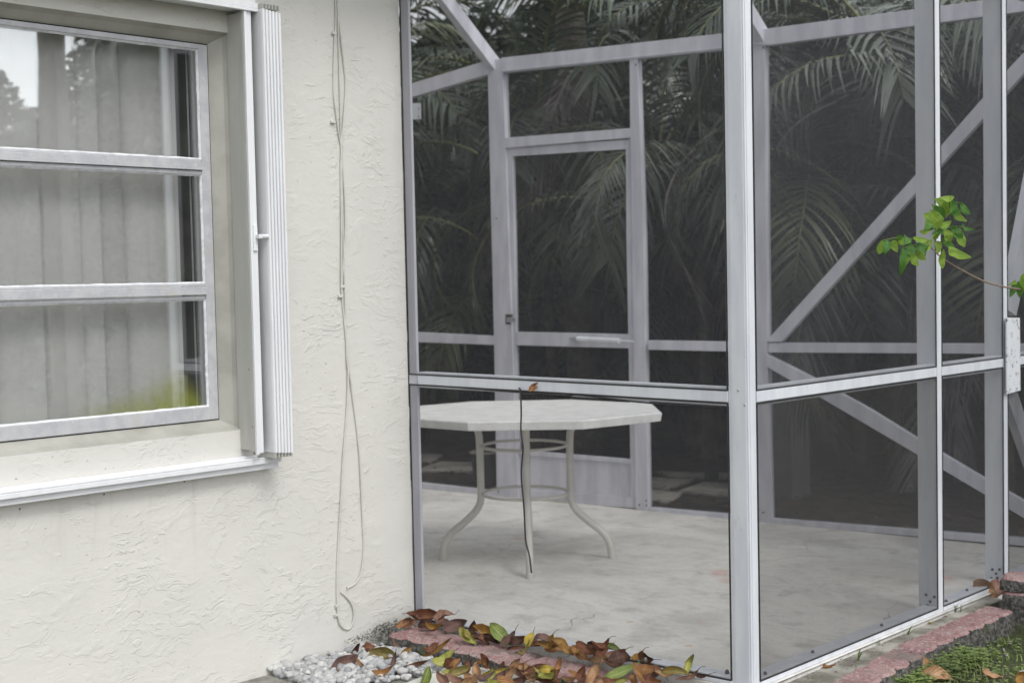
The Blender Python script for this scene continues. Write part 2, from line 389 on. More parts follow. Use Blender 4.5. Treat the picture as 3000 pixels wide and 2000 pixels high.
# overcast: the blue dome is veiled by a pale cloud sheet of soft uneven brightness
tc = nt.nodes.new('ShaderNodeTexCoord'); cn = nt.nodes.new('ShaderNodeTexNoise'); cn.inputs['Scale'].default_value = 2.2; cn.inputs['Detail'].default_value = 6
mr = nt.nodes.new('ShaderNodeMapRange'); mr.inputs['From Min'].default_value = .3; mr.inputs['From Max'].default_value = .7
mr.inputs['To Min'].default_value = .35; mr.inputs['To Max'].default_value = .85
mxw = nt.nodes.new('ShaderNodeMix'); mxw.data_type = 'RGBA'; mxw.inputs[7].default_value = (17.5, 18.0, 18.6, 1)
bg = nt.nodes.new('ShaderNodeBackground'); bg.inputs['Strength'].default_value = .084
wo = nt.nodes.new('ShaderNodeOutputWorld')
L = nt.links.new
L(sky.outputs[0], hs.inputs['Color']); L(tc.outputs['Generated'], cn.inputs['Vector']); L(cn.outputs['Fac'], mr.inputs['Value'])
dt = nt.nodes.new('ShaderNodeVectorMath'); dt.operation = 'DOT_PRODUCT'; dt.inputs[1].default_value = V((.90, .40, .16)).normalized()
m2w = nt.nodes.new('ShaderNodeMapRange'); m2w.inputs['From Min'].default_value = -.3; m2w.inputs['From Max'].default_value = 1.; m2w.inputs['To Min'].default_value = .80; m2w.inputs['To Max'].default_value = 1.75
vs_ = nt.nodes.new('ShaderNodeVectorMath'); vs_.operation = 'SCALE'
L(tc.outputs['Generated'], dt.inputs[0]); L(dt.outputs['Value'], m2w.inputs['Value'])
L(mr.outputs['Result'], mxw.inputs[0]); L(hs.outputs[0], mxw.inputs[6]); L(mxw.outputs[2], vs_.inputs[0]); L(m2w.outputs['Result'], vs_.inputs['Scale']); L(vs_.outputs[0], bg.inputs['Color']); L(bg.outputs[0], wo.inputs[0])
sd = bpy.data.lights.new('sun', 'SUN'); sd.energy = 1.35; sd.angle = math.radians(18); sd.color = (1, .965, .91)
so = bpy.data.objects.new('sun', sd); COL.objects.link(so)
az, el = math.radians(SUN_AZ), math.radians(SUN_EL)
sdir = V((math.sin(az)*math.cos(el), math.cos(az)*math.cos(el), math.sin(el)))
so.rotation_euler = sdir.to_track_quat('Z', 'Y').to_euler(); so.location = sdir*20
S.view_settings.view_transform = 'Standard'; S.view_settings.look = 'None'; S.view_settings.exposure = 0; S.view_settings.gamma = 1
S.render.engine = 'CYCLES'; S.cycles.use_denoising = True; S.cycles.max_bounces = 6; S.cycles.transparent_max_bounces = 24
S.cycles.diffuse_bounces = 3; S.cycles.glossy_bounces = 3; S.cycles.sample_clamp_indirect = 4
# ------------------------------------------------------------------ ground
ZG = -.085
g = MB().add([(-150, -150, ZG-.01), (150, -150, ZG-.01), (150, 150, ZG-.01), (-150, 150, ZG-.01)], [(0, 1, 2, 3)]).build('ground', M_['soil'])
tag(g, 'bare sandy soil between patches of grass', 'ground', kind='structure')
WC, Y3 = 1.525, 1.754
DN = V((-.1374, 1, 0)).normalized()                 # normal of the rear screen wall
D0 = V((-1.655, 2.11, 0))
DD = V((1, .1374, 0)).normalized()
def dline(x): return 2.11+.1374*(x+1.655)
def onD(px, py, off=0.): return unp(px, py, D0+DN*off, DN)
def slabz(x, y): return -.044*min(1, max(0, 1-x/1.48))*min(1, max(0, 1-y/.68))      # the slab falls a little towards the wall corner
sl = MB(); XS = [-5, -3.5, -2, -1, -.5, 0]+[.127083*i for i in range(1, 13)]+[1.55, WC+.014]; NYS = 24
for x in XS:
    ya = .002-.032*max(0, min(1, (x-1.3)/.25)); yb = dline(x)+.08
    for j in range(NYS+1):
        y = ya+(yb-ya)*(j/NYS)**1.3; sl.v.append(V((x, y, slabz(x, y))))
nx_ = len(XS); ii = lambda i, j: i*(NYS+1)+j
sl.f = [(ii(i, j), ii(i+1, j), ii(i+1, j+1), ii(i, j+1)) for i in range(nx_-1) for j in range(NYS)]
rim = [ii(i, 0) for i in range(nx_)]+[ii(nx_-1, j) for j in range(1, NYS+1)]+[ii(i, NYS) for i in range(nx_-2, -1, -1)]
bb = len(sl.v); sl.v += [V((sl.v[k].x, sl.v[k].y, -.2)) for k in rim]
sl.f += [(rim[k], bb+k, bb+k+1, rim[k+1]) for k in range(len(rim)-1)]
slab_o = sl.build('patio_slab', M_['slab'], bevel=.004)
def sink(o):
    for v in o.data.vertices:
        if v.co.z < .06 and v.co.x < 1.52: v.co.z += slabz(v.co.x, 0)
    return o
tag(slab_o, 'cream painted concrete patio slab with stains and hairline cracks', 'patio', kind='structure')
st = MB().prism([(WC+.016, -.30, -.15), (WC+.15, -.30, -.15), (WC+.13, .3, -.15), (WC+.075, .9, -.15), (WC+.066, 1.60, -.15), (WC+.016, 1.60, -.15)], (0, 0, .136)).build('path', M_['dirt_strip'])
tag(st, 'narrow strip of pale mortar between the slab edge and the red edging', 'path', kind='structure')
lt = MB(); N = 40
for i in range(N+1):
    for j in range(N+1):
        x = -14+20*i/N; y = dline(x)+.09+14*j/N
        lt.v.append(V((x, y, ZG+.006+.03*max(0, mnoise.noise(V((x*1.7, y*1.7, 0)))))))
lt.f = [(i*(N+1)+j, (i+1)*(N+1)+j, (i+1)*(N+1)+j+1, i*(N+1)+j+1) for i in range(N) for j in range(N)]
tag(lt.build('terrain', M_['litter'], smooth=True), 'dark soil covered in leaf litter under the palms', 'ground', kind='structure')
# ------------------------------------------------------------------ house
house = empty('house', (0, -2, ZG), 'cream stucco house wall with a small awning window in it', 'house')
WY0, WY1, WZ0, WZ1 = -2.30, -.755, .765, 2.09       # opening in the wall face
def wall_faces(mb, x):
    ys = [-7, WY0, WY1, -.004]; zs = [-.2, WZ0, WZ1, 2.62]
    for i in range(3):
        for j in range(3):
            if i == 1 and j == 1: continue
            mb.add([(x, ys[i], zs[j]), (x, ys[i+1], zs[j]), (x, ys[i+1], zs[j+1]), (x, ys[i], zs[j+1])], [(0, 1, 2, 3)])
wl = MB(); wall_faces(wl, 0)
wl.add([(0, -.004, -.2), (-6, -.004, -.2), (-6, -.004, 2.62), (0, -.004, 2.62)], [(0, 1, 2, 3)])   # rear wall, behind the screen room
wl.add([(-6, -.004, -.2), (-6, -7, -.2), (-6, -7, 2.62), (-6, -.004, 2.62)], [(0, 1, 2, 3)])
wl.add([(0, -7, -.2), (-6, -7, -.2), (-6, -7, 2.62), (0, -7, 2.62)], [(0, 1, 2, 3)])
bm_wall = wl.build('wall', M_['stucco'], house, fix=False)
FX = -.055                                           # plane of the window frame
# stepped render round the opening
rv = MB()
fy0, fy1, fz0, fz1 = -2.27, -.808, .803, 2.052
def ring(mb, a, b):   # a, b: (x, y0, y1, z0, z1)
    xa, ya0, ya1, za0, za1 = a; xb, yb0, yb1, zb0, zb1 = b
    A = [(xa, ya0, za0), (xa, ya1, za0), (xa, ya1, za1), (xa, ya0, za1)]; B = [(xb, yb0, zb0), (xb, yb1, zb0), (xb, yb1, zb1), (xb, yb0, zb1)]
    for i in range(4): mb.add([A[i], A[(i+1) % 4], B[(i+1) % 4], B[i]], [(0, 1, 2, 3)])
ring(rv, (0, WY0, WY1, WZ0, WZ1), (-.028, WY0+.012, WY1-.012, WZ0+.012, WZ1-.010))
ring(rv, (-.028, WY0+.012, WY1-.012, WZ0+.012, WZ1-.010), (-.060, fy0-.004, fy1+.004, fz0-.004, fz1+.004))
rvo = rv.build('window_reveal', M_['reveal'], house, fix=False, bevel=.006, seg=3)
win = MB()
def fbar(mb, y0, y1, z0, z1, x0, x1): mb.box((x0, y0, z0), (x1, y1, z1))
GY0, GY1 = -2.22, -.842
fbar(win, fy0, GY0, fz0, fz1, -.085, FX); fbar(win, GY1, fy1, fz0, fz1, -.085, FX)
fbar(win, GY0, GY1, fz0, .848, -.085, FX+.001); fbar(win, GY0, GY1, 2.035, fz1, -.085, FX+.001)
wf = win.build('window', M_['mill'], house, bevel=.002)
for z0, z1 in ((1.208, 1.260), (1.622, 1.672)):
    sb = MB(); sb.box((-.085, GY0, z0+.014), (FX+.006, GY1, z1-.010)); sb.box((-.085, GY0, z0), (FX-.004, GY1, z0+.012))
    sb.box((-.085, GY0, z1-.009), (FX-.003, GY1, z1)); sb.build('sash_bar', M_['mill'], wf, bevel=.0015)
for z0, z1 in ((.848, 1.208), (1.260, 1.622), (1.672, 2.035)):
    pb = MB()
    k = 46
    def wob(a, b, n, amp, fn):
        pts = []
        for i in range(n+1): pts.append(fn(a+(b-a)*i/n, amp*abs(mnoise.noise(V((i*.55+z0*9, z0, 3))))*.55))
        return pts
    for side in range(4):
        if side == 0: A = wob(GY0, GY1, k, .008, lambda u, a: (FX-.003, u, z0)); B = wob(GY0, GY1, k, .008, lambda u, a: (FX-.010, u, z0+.004+a))
        if side == 1: A = wob(GY0, GY1, k, .006, lambda u, a: (FX-.003, u, z1)); B = wob(GY0, GY1, k, .006, lambda u, a: (FX-.010, u, z1-.005-a))
        if side == 2: A = wob(z0, z1, 24, .006, lambda u, a: (FX-.003, GY1, u)); B = wob(z0, z1, 24, .006, lambda u, a: (FX-.010, GY1-.005-a, u))
        if side == 3: A = wob(z0, z1, 24, .006, lambda u, a: (FX-.003, GY0, u)); B = wob(z0, z1, 24, .006, lambda u, a: (FX-.010, GY0+.005+a, u))
        n = len(A); pb.add(A+B, [(i, i+1, n+i+1, n+i) for i in range(n-1)])
    pb.build('glazing_putty', M_['putty'], wf, fix=False)
    MB().box((-.074, GY0-.004, z0-.004), (-.0655, GY1+.004, z1+.004)).build('pane', M_['glass_algae' if z0 < 1 else 'glass'], wf)
ich = MB(); ich.box((-.125, GY1+.010, fz0), (-.087, GY1+.045, fz1)); ich.box((-.118, GY1-.012, fz0), (-.112, GY1-.008, fz1))
ich.build('inner_channel', M_['mill'], wf, bevel=.001)
# dim room behind
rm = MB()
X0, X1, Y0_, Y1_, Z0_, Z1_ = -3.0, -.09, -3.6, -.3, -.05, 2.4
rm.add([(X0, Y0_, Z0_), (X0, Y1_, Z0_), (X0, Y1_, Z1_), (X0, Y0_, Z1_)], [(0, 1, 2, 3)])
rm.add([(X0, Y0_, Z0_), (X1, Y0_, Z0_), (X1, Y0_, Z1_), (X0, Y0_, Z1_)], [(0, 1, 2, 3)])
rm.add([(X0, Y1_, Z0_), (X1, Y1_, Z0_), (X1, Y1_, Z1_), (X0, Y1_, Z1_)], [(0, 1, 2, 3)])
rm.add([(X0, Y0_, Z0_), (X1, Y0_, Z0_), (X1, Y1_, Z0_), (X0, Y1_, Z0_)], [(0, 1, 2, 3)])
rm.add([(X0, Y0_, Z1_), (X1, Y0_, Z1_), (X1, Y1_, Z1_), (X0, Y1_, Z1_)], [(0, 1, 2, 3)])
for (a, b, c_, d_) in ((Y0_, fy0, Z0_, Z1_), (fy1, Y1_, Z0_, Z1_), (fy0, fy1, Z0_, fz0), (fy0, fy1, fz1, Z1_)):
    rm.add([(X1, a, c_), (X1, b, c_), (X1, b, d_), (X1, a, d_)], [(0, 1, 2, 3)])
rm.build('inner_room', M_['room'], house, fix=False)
rf = MB(); rf.box((-6.3, -7.3, 2.62), (.42, .25, 2.66)); rf.prism([(-6.3, -7.3, 2.66), (.42, -7.3, 2.66), (-3, -7.3, 4.0)], (0, 7.55, 0))
rf.build('roof', M_['roof'], house)
# vertical blinds
bl = empty('vertical_blind', (-.19, -1.5, 2.2), 'grey vertical blind hanging closed behind the window glass', 'blind')
MB().box((-.215, -2.4, 2.17), (-.165, -.9, 2.21)).build('head_rail', M_['blind'], bl, bevel=.002)
ys = [-.925, -.985, -1.05, -1.135, -1.215, -1.285, -1.35, -1.42, -1.49, -1.57, -1.65, -1.73, -1.81, -1.89, -1.97, -2.05, -2.13]
for i, y in enumerate(ys):
    a = math.radians([16, 8, 22, 12, 24, 6, 18][i % 7]); hw = .050; cv = .012
    sm = MB(); n = 6; vs = []
    for z in (.62, 2.17):
        for k in range(n+1):
            u = (k/n-.5)*2*hw; d = cv*(1-(2*k/n-1)**2)
            vs.append((-.165+u*math.sin(a)+d+(i % 2)*.003, y+u*math.cos(a), z))
    sm.add(vs, [(k, k+1, n+1+k+1, n+1+k) for k in range(n)])
    sm.build('slat', M_['blind' if i % 3 else 'blind_b'], bl, smooth=True, fix=False)
# accordion shutter
sh = MB()
sh.box((-.008, -.762, .699), (.048, -.742, 2.148)); sh.box((.048, -.762, .699), (.062, -.748, 2.148)); sh.box((.062, -.7625, .695), (.082, -.738, 2.150))
sho = sh.build('accordion_shutter', M_['shutter_grey'], house, bevel=.0015)
lead = MB(); lead.box((.083, -.752, .690), (.090, -.731, 2.155)); lead.box((.0835, -.762, .686), (.096, -.7525, 2.157))
lead.build('lead_post', M_['shutter'], sho, bevel=.002)
for i in range(6):
    y = -.712+i*.0130
    b = MB(); pts = []
    prof = [(.004, 0), (.118, 0), (.126, .002), (.129, .0060), (.126, .0100), (.119, .0118), (.004, .0118)]
    b.prism([(x, y+d, .690-.0015*i) for x, d in prof], (0, 0, 1.468))
    b.build('shutter_blade', M_['shutter'], sho, bevel=.001)
    for zz, hh in ((.672, .017), (2.160, .016)):
        MB().prism([(x*.9+.010, y+d*.6+.002, zz) for x, d in prof], (0, 0, hh)).build('blade_guide', M_['shutter_grey'], sho)
bt = MB(); bt.box((.001, -2.9, .648), (.062, -.640, .664)); bt.box((.001, -2.9, .664), (.022, -.645, .676)); bt.box((.052, -2.9, .664), (.062, -.642, .671)); bt.box((.001, -2.9, .627), (.046, -.641, .648))
bt.build('bottom_track', M_['shutter'], sho, bevel=.002)
ht = MB(); ht.box((.001, -2.9, 2.160), (.100, -.700, 2.178)); ht.box((.085, -2.9, 2.150), (.102, -.7, 2.160)); ht.box((.001, -2.9, 2.178), (.060, -.69, 2.205))
ht.build('header_track', M_['shutter'], sho, bevel=.002)
lp = un(765, 690, 0, .11)
lk = MB(); lk.box((.0905, -.752, lp.z-.05), (.098, -.736, lp.z+.035)); lk.box((.098, -.745, lp.z-.010), (.118, -.724, lp.z+.004))
lk.tube([(.114, -.728, lp.z-.003), (.128, -.713, lp.z-.003)], .0075, 10)
lk.build('latch', M_['shutter'], sho, bevel=.0015)
# rust/dirt screw heads under the track and on the shutter post
for (px, py) in ((305, 1447), (58, 1490), (540, 1410)):
    p = un(px, py, 0, .001); MB().blob(p, .0035, (.5, 1, 1)).build('screw', M_['screw'], house)
for (px, py) in ((729, 1082), (740, 1250)):
    p = un(px, py, 1, -.7628); MB().blob(p, .003, (1, .5, 1)).build('screw', M_['screw'], sho)
# ------------------------------------------------------------------ cables on the wall
def cable(name, pts, r, label):
    P = [un(x, y, 0, .0052) for x, y in pts]
    P = [V((p.x+.002*math.sin(i*1.7), p.y, p.z)) for i, p in enumerate(P)]
    if P[0].z < 2.6: P = [V((.006, P[0].y+.004, 2.61))]+P
    o = MB().tube(smooth_path(P, 6), r, 8).build(name, M_['cable'], smooth=True)
    tag(o, label, 'cable'); return o
A = [(983, -20), (983, 60), (979, 150), (978, 260), (984, 330), (992, 390), (1001, 440), (1007, 520), (1010, 600), (1010, 700), (1006, 780), (1003, 830)]
B = [(989, -20), (997, 100), (1008, 190), (1013, 250), (1008, 330), (1002, 400), (999, 480), (1000, 560), (1000, 700), (1000, 830), (1004, 880), (1013, 980), (1019, 1080), (1017, 1180), (1012, 1260), (1005, 1340), (999, 1450), (991, 1600), (988, 1700), (989, 1790), (997, 1828), (1015, 1842), (1030, 1833), (1037, 1796), (1027, 1762), (1000, 1733)]
Cc = [(1013, 960), (1020, 1060), (1034, 1170), (1046, 1260), (1053, 1340), (1058, 1440), (1063, 1540), (1066, 1600), (1058, 1670), (1042, 1706), (1019, 1722)]
c1 = cable('wall_cable', A, .0030, 'thin upper cable strand that crosses behind the longer one on the stucco')
c2 = cable('wall_cable', B, .0036, 'long cream painted cable running down the stucco wall to a small bottom loop')
c3 = cable('wall_cable', Cc, .0028, 'slack lower cable strand bowing out to the right on the stucco')
for (px, py) in ((978, 98), (1003, 840), (997, 868), (988, 1773), (985, 1800), (975, 358)):
    p = un(px, py, 0, .004); MB().box(p-V((.004, .010, .005)), p+V((.006, .010, .005))).build('cable_clip', M_['cable'], c2, bevel=.002)
MB().box(un(1018, 1722, 0, 0)-V((0, .006, .006)), un(1018, 1722, 0, .009)+V((0, .006, .006))).build('cable_clip', M_['cable'], c3, bevel=.002)
# ------------------------------------------------------------------ screen enclosure
enc = empty('screen_enclosure', (WC, 0, 0), 'white aluminium framed patio screen room with dark insect mesh', 'screen room')
W = 1.455
TOPZ = 2.40
def bar(name, a, b, mat='alu', bev=.0018, par=None): return MB().box(a, b).build(name, M_[mat], par or enc, bevel=bev)
sink(bar('post', (.0015, .0, 0), (.047, .012, TOPZ), 'alu_in'))                      # wall jamb
# corner post with a shallow groove in its faces
cp = MB(); cp.box((W, .0, 0), (WC, .041, TOPZ)); cp.box((W+.012, -.0022, 0), (WC-.006, 0, TOPZ)); cp.box((WC, .007, 0), (WC+.0022, .036, TOPZ))
cp.build('post', M_['alu'], enc, bevel=.0018)
for y0 in (1.197, Y3):
    pm = MB(); pm.box((1.450, y0, 0), (WC-.004, y0+.040, TOPZ)); pm.box((WC-.004, y0+.003, 0), (WC+.003, y0+.037, TOPZ)); pm.build('post', M_['alu'], enc, bevel=.0018)
bar('post', (1.450, dline(WC)-.02, 0), (WC, dline(WC)+.02, TOPZ), 'alu_in')
# front rail and side rails
def rail_x(x0, x1, z0, z1):
    m = MB(); m.box((x0, .001, z0-.012), (x1, .040, z1+.012)); m.box((x0, -.003, z0), (x1, .001, z1)); return m.build('rail', M_['alu'], enc, bevel=.0012)
def rail_y(y0, y1, z0, z1):
    m = MB(); m.box((WC-.040, y0, z0-.012), (WC-.001, y1, z1+.012)); m.box((WC-.001, y0, z0), (WC+.003, y1, z1)); return m.build('rail', M_['alu'], enc, bevel=.0012)
rail_x(.053, W-.001, .867, .900)
YS = [.042, 1.196, 1.238, Y3-.001, Y3+.041, dline(WC)-.022]
for i in (0, 2, 4): rail_y(YS[i], YS[i+1], .867, .900)
rail_x(.053, W-.001, TOPZ-.06, TOPZ-.012)
for i in (0, 2, 4): rail_y(YS[i], YS[i+1], TOPZ-.06, TOPZ-.012)
# base rails laid flat
b1 = MB(); b1.box((.053, .0, .001), (W-.001, .055, .024)); b1.box((.053, -.004, .001), (W-.001, .0, .014)); sink(b1.build('base_rail', M_['alu'], enc, bevel=.0015))
for i in (0, 2, 4):
    b2 = MB(); b2.box((WC-.058, YS[i], .001), (WC, YS[i+1], .024)); b2.box((WC, YS[i], .001), (WC+.004, YS[i+1], .015)); b2.build('base_rail', M_['alu'], enc, bevel=.0015)
# splines (black cord pressed into the grooves)
def spline_rect_x(x0, x1, z0, z1, y=-.0015, r=.0028):
    o = MB()
    for a, b in (((x0, y, z0), (x1, y, z0)), ((x0, y, z1), (x1, y, z1)), ((x0, y, z0), (x0, y, z1)), ((x1, y, z0), (x1, y, z1))): o.tube([a, b], r, 6)
    return o.build('spline', M_['black'], enc)
def spline_rect_y(y0, y1, z0, z1, x=WC+.0015, r=.0026):
    o = MB()
    for a, b in (((x, y0, z0), (x, y1, z0)), ((x, y0, z1), (x, y1, z1)), ((x, y0, z0), (x, y0, z1)), ((x, y1, z0), (x, y1, z1))): o.tube([a, b], r, 6)
    return o.build('spline', M_['black'], enc)
def pan_x(x0, x1, z0, z1, m, y=-.0012):
    return MB().add([(x0, y, z0), (x1, y, z0), (x1, y, z1), (x0, y, z1)], [(0, 1, 2, 3)]).build('screen_panel', M_[m], enc, fix=False)
def pan_y(y0, y1, z0, z1, m, x=WC+.0012):
    return MB().add([(x, y0, z0), (x, y1, z0), (x, y1, z1), (x, y0, z1)], [(0, 1, 2, 3)]).build('screen_panel', M_[m], enc, fix=False)
for z0, z1 in ((.017, .864), (.903, TOPZ-.062)):
    sink(spline_rect_x(.004, W-.003, z0, z1)); sink(pan_x(.004, W-.003, z0, z1, 'mesh_front'))
for (z0, z1, m) in ((.018, .864, 'mesh_side_low'), (.903, TOPZ-.062, 'mesh_side')):
    for i in (0, 2, 4):
        spline_rect_y(YS[i]+.001, YS[i+1]-.001, z0, z1)
        mm = 'mesh_side' if (i == 2 and z0 < .5) else m
        pan_y(YS[i], YS[i+1], z0, z1, mm)
# loose sagging spline under the front rail
o = MB().tube(smooth_path([(x, -.006, .864-dz) for x, dz in ((.30, 0), (.55, .004), (.80, .006), (.85, .001), (1.05, .010), (1.22, .014), (1.43, .012))], 6), .0028, 6).build('spline', M_['black'], enc, smooth=True)
# screws: on the base rail tops, on post feet, on the corner post
def screwhead(p, r=.0045, par=None, sc=(1, 1, .8), m='screw'):
    MB().blob(p, r, sc, sub=2).build('screw', M_[m], par or enc, smooth=True)
for (px, py) in ((2242, 1972), (2381, 1909), (2583, 1831), (2833, 1728), (2772, 1760)):
    p = un(px, py, 2, .026); screwhead(p, .006, sc=(1, 1, 1.3))
for (px, py) in ((1891, 1932), (2130, 1968)):
    p = un(px, py, 2, .026); screwhead(p, .007, sc=(1, 1, 1.4))
for (px, py, y) in ((2713, 1741, 1.197), (2737, 1747, 1.197), (2725, 1761, 1.197), (2699, 1775, 1.197), (2718, 1773, 1.197), (2907, 1667, Y3), (2928, 1667, Y3), (2918, 1679, Y3), (2904, 1693, Y3), (2922, 1691, Y3)):
    p = un(px, py, 1, y-.001); screwhead(p, .0058, sc=(1, .6, 1))
for (px, py) in ((2163, 1143), (2182, 1186)):
    p = un(px, py, 1, -.0025); screwhead(p, .0045, sc=(1, .4, 1), m='bright')
for (px, py) in ((1893, 1480), (1873, 1478), (1893, 1466), (1872, 1180), (1460, 1440), (1862, 190), (1454, 640), (2236, 1500), (2220, 1490), (2236, 140)):
    screwhead(unp(px, py, D0-DN*.005, DN), .0055, sc=(1, .5, 1))
# mounting plate on the third post, with peeling paint
pl = [un(x, y, 0, WC+.012) for x, y in ((2945, 930), (2983, 931), (2985, 1143), (2946, 1154))]
tp = NT('flaking_plate_paint'); fl = tp.ramp(tp.noise(38, 5, .7), .58, .64)
tp.bsdf(tp.mix(fl, c4(.74, .76, .80), c4(.28, .29, .31)), .4, 0, tp.bump(fl, .001))
gp = MB().prism(pl, (.007, 0, 0)).build('mounting_plate', tp.m, enc, bevel=.001)
for q in ((2950, 938), (2979, 938), (2979, 1060), (2949, 1060), (2950, 1146), (2980, 1137)):
    screwhead(un(q[0], q[1], 0, WC+.0195), .0035, gp, (.5, 1, 1))
# braces in the side bay beyond the third post
def prismC(name, pts, x, t, m): return MB().prism([un(a, b, 0, x) for a, b in pts], (-t, 0, 0)).build(name, M_[m], enc, bevel=.001)
prismC('brace', ((2948, 905), (2978, 925), (3040, 640), (3040, 420)), WC-.006, .035, 'alu')
prismC('brace', ((2950, 1160), (2982, 1150), (3040, 1330), (3040, 1420)), WC-.006, .035, 'alu_in')
# ---- rear wall of the enclosure
def pd(name, pts, t=.04, m='alu_in', off=0., par=None, bev=.0015):
    return MB().prism([onD(a, b, off) for a, b in pts], DN*t).build(name, M_[m], par or enc, bevel=bev)
pd('post', ((1428, 176), (1472, 172), (1490, 700), (1504, 1100), (1519, 1462), (1455, 1452), (1447, 1000), (1440, 700)), .05)
pd('post', ((1844, 160), (1867, 158), (1885, 700), (1889, 1000), (1899, 1496), (1862, 1491), (1856, 1060), (1851, 700), (1846, 404)), .045)
pd('post', ((2187, 130), (2240, 100), (2245, 700), (2252, 1300), (2258, 1536), (2205, 1530)), .05)
pd('beam', ((1470, 170), (2250, 84), (2250, 133), (1470, 213)), .05, off=-.004)
pd('beam', ((2250, 84), (3060, -22), (3060, 26), (2250, 133)), .05, off=-.0042)
pd('rail', ((1470, 206), (2250, 124), (2250, 128), (1470, 210)), .004, off=-.010)   # raised lip along the beam
pd('beam', ((1150, 262), (1432, 176), (1432, 217), (1150, 302)), .05, off=-.003)
pd('rail', ((1150, 970), (1447, 984), (1447, 1010), (1150, 999)), .035)
pd('rail', ((1899, 997), (2205, 1002), (2205, 1031), (1899, 1024)), .035)
pd('rail', ((2250, 1004), (3040, 1007), (3040, 1037), (2250, 1032)), .035)
pd('base_rail', ((1150, 1406), (1455, 1439), (1455, 1454), (1150, 1421)), .05, off=-.002)
pd('base_rail', ((1902, 1487), (2205, 1513), (2205, 1526), (1902, 1500)), .05, off=-.002)
pd('base_rail', ((2258, 1519), (3040, 1580), (3040, 1602), (2258, 1533)), .05, off=-.002)
pd('brace', ((2243, 1001), (2289, 1001), (2684, 564), (2945, 276), (3060, 148), (3060, 90), (2945, 212), (2684, 510)), .04, 'alu_in', -.006)
pd('brace', ((2243, 1036), (2380, 1107), (2549, 1200), (2689, 1287), (2886, 1404), (3060, 1502), (3060, 1553), (2885, 1448), (2689, 1332), (2465, 1200), (2243, 1072)), .04, 'alu_in', -.006)
gq = pd('mounting_plate', ((1190, 303), (1231, 303), (1232, 350), (1190, 350)), .006, 'alu', -.012)
for q in ((1227, 318), (1227, 341)): screwhead(onD(q[0], q[1], -.014), .005, gq)
# header over the door, and the door itself
pd('header', ((1472, 405), (1846, 376), (1846, 404), (1472, 435)), .045, off=-.001)
for pts in (((1226, 1000), (1447, 1008), (1455, 1443), (1238, 1420)), ((1205, 303), (1430, 217), (1447, 985), (1226, 976)),
            ((1472, 214), (1845, 173), (1846, 377), (1474, 405)), ((1881, 170), (2187, 135), (2200, 1000), (1893, 997)), ((1894, 1024), (2200, 1030), (2205, 1512), (1902, 1486)),
            ((2250, 133), (3020, 31), (3020, 1007), (2250, 1004)), ((2252, 1033), (3020, 1037), (3030, 1580), (2258, 1518))):
    MB().add([onD(a, b, .03) for a, b in pts], [(0, 1, 2, 3)]).build('screen_panel', M_['mesh_back'], enc, fix=False)
dr = MB(); dof = .012
def dp(pts, t=.028): dr.prism([onD(a, b, dof) for a, b in pts], DN*t)
dp(((1474, 436), (1500, 434), (1507, 700), (1513, 1100), (1524, 1464), (1500, 1461)))
dp(((1833, 412), (1846, 405), (1851, 700), (1857, 1060), (1862, 1489), (1848, 1487), (1843, 1110), (1835, 700)))
dp(((1500, 434), (1833, 409), (1833, 437), (1500, 458)))
dp(((1512, 972), (1841, 979), (1843, 1020), (1513, 1011)))
dp(((1515, 1318), (1847, 1345), (1847, 1358), (1515, 1331)))
dp(((1520, 1432), (1848, 1456), (1850, 1487), (1522, 1463)))
door = dr.build('screen_door', M_['alu_in'], enc, bevel=.0015)
def dpart(name, pts, t, m, off): return MB().prism([onD(a, b, off) for a, b in pts], DN*t).build(name, M_[m], door, bevel=.001)
dpart('kick_panel', ((1515, 1331), (1847, 1358), (1848, 1456), (1520, 1432)), .006, 'alu_in', .022)
for pts in (((1500, 458), (1833, 437), (1841, 979), (1512, 972)), ((1513, 1011), (1843, 1020), (1847, 1345), (1515, 1318))):
    MB().add([onD(a, b, .024) for a, b in pts], [(0, 1, 2, 3)]).build('door_mesh', M_['mesh_back'], door, fix=False)
a, b = onD(1692, 993, -.03), onD(1814, 999, -.03)
dc = MB().tube([a, b], .016, 14).tube([b, onD(1856, 1000, -.03)], .005, 8).build('door_closer', M_['alu'], door)
MB().prism([onD(x, y, -.02) for x, y in ((1668, 989), (1697, 987), (1697, 998), (1668, 997))], DN*.03).build('closer_bracket', M_['bright'], door)
dpart('latch', ((1480, 920), (1498, 920), (1498, 951), (1480, 951)), .012, 'screw', .0)
MB().box(onD(1490, 933, -.03)-V((.01, .01, .02)), onD(1490, 933, -.03)+V((.035, .02, .006))).build('latch_handle', M_['bright'], door, bevel=.004)
MB().prism([onD(x, y, -.006) for x, y in ((1500, 1459), (1665, 1470), (1665, 1475), (1500, 1463))], DN*.05).build('threshold', M_['brass'], enc)
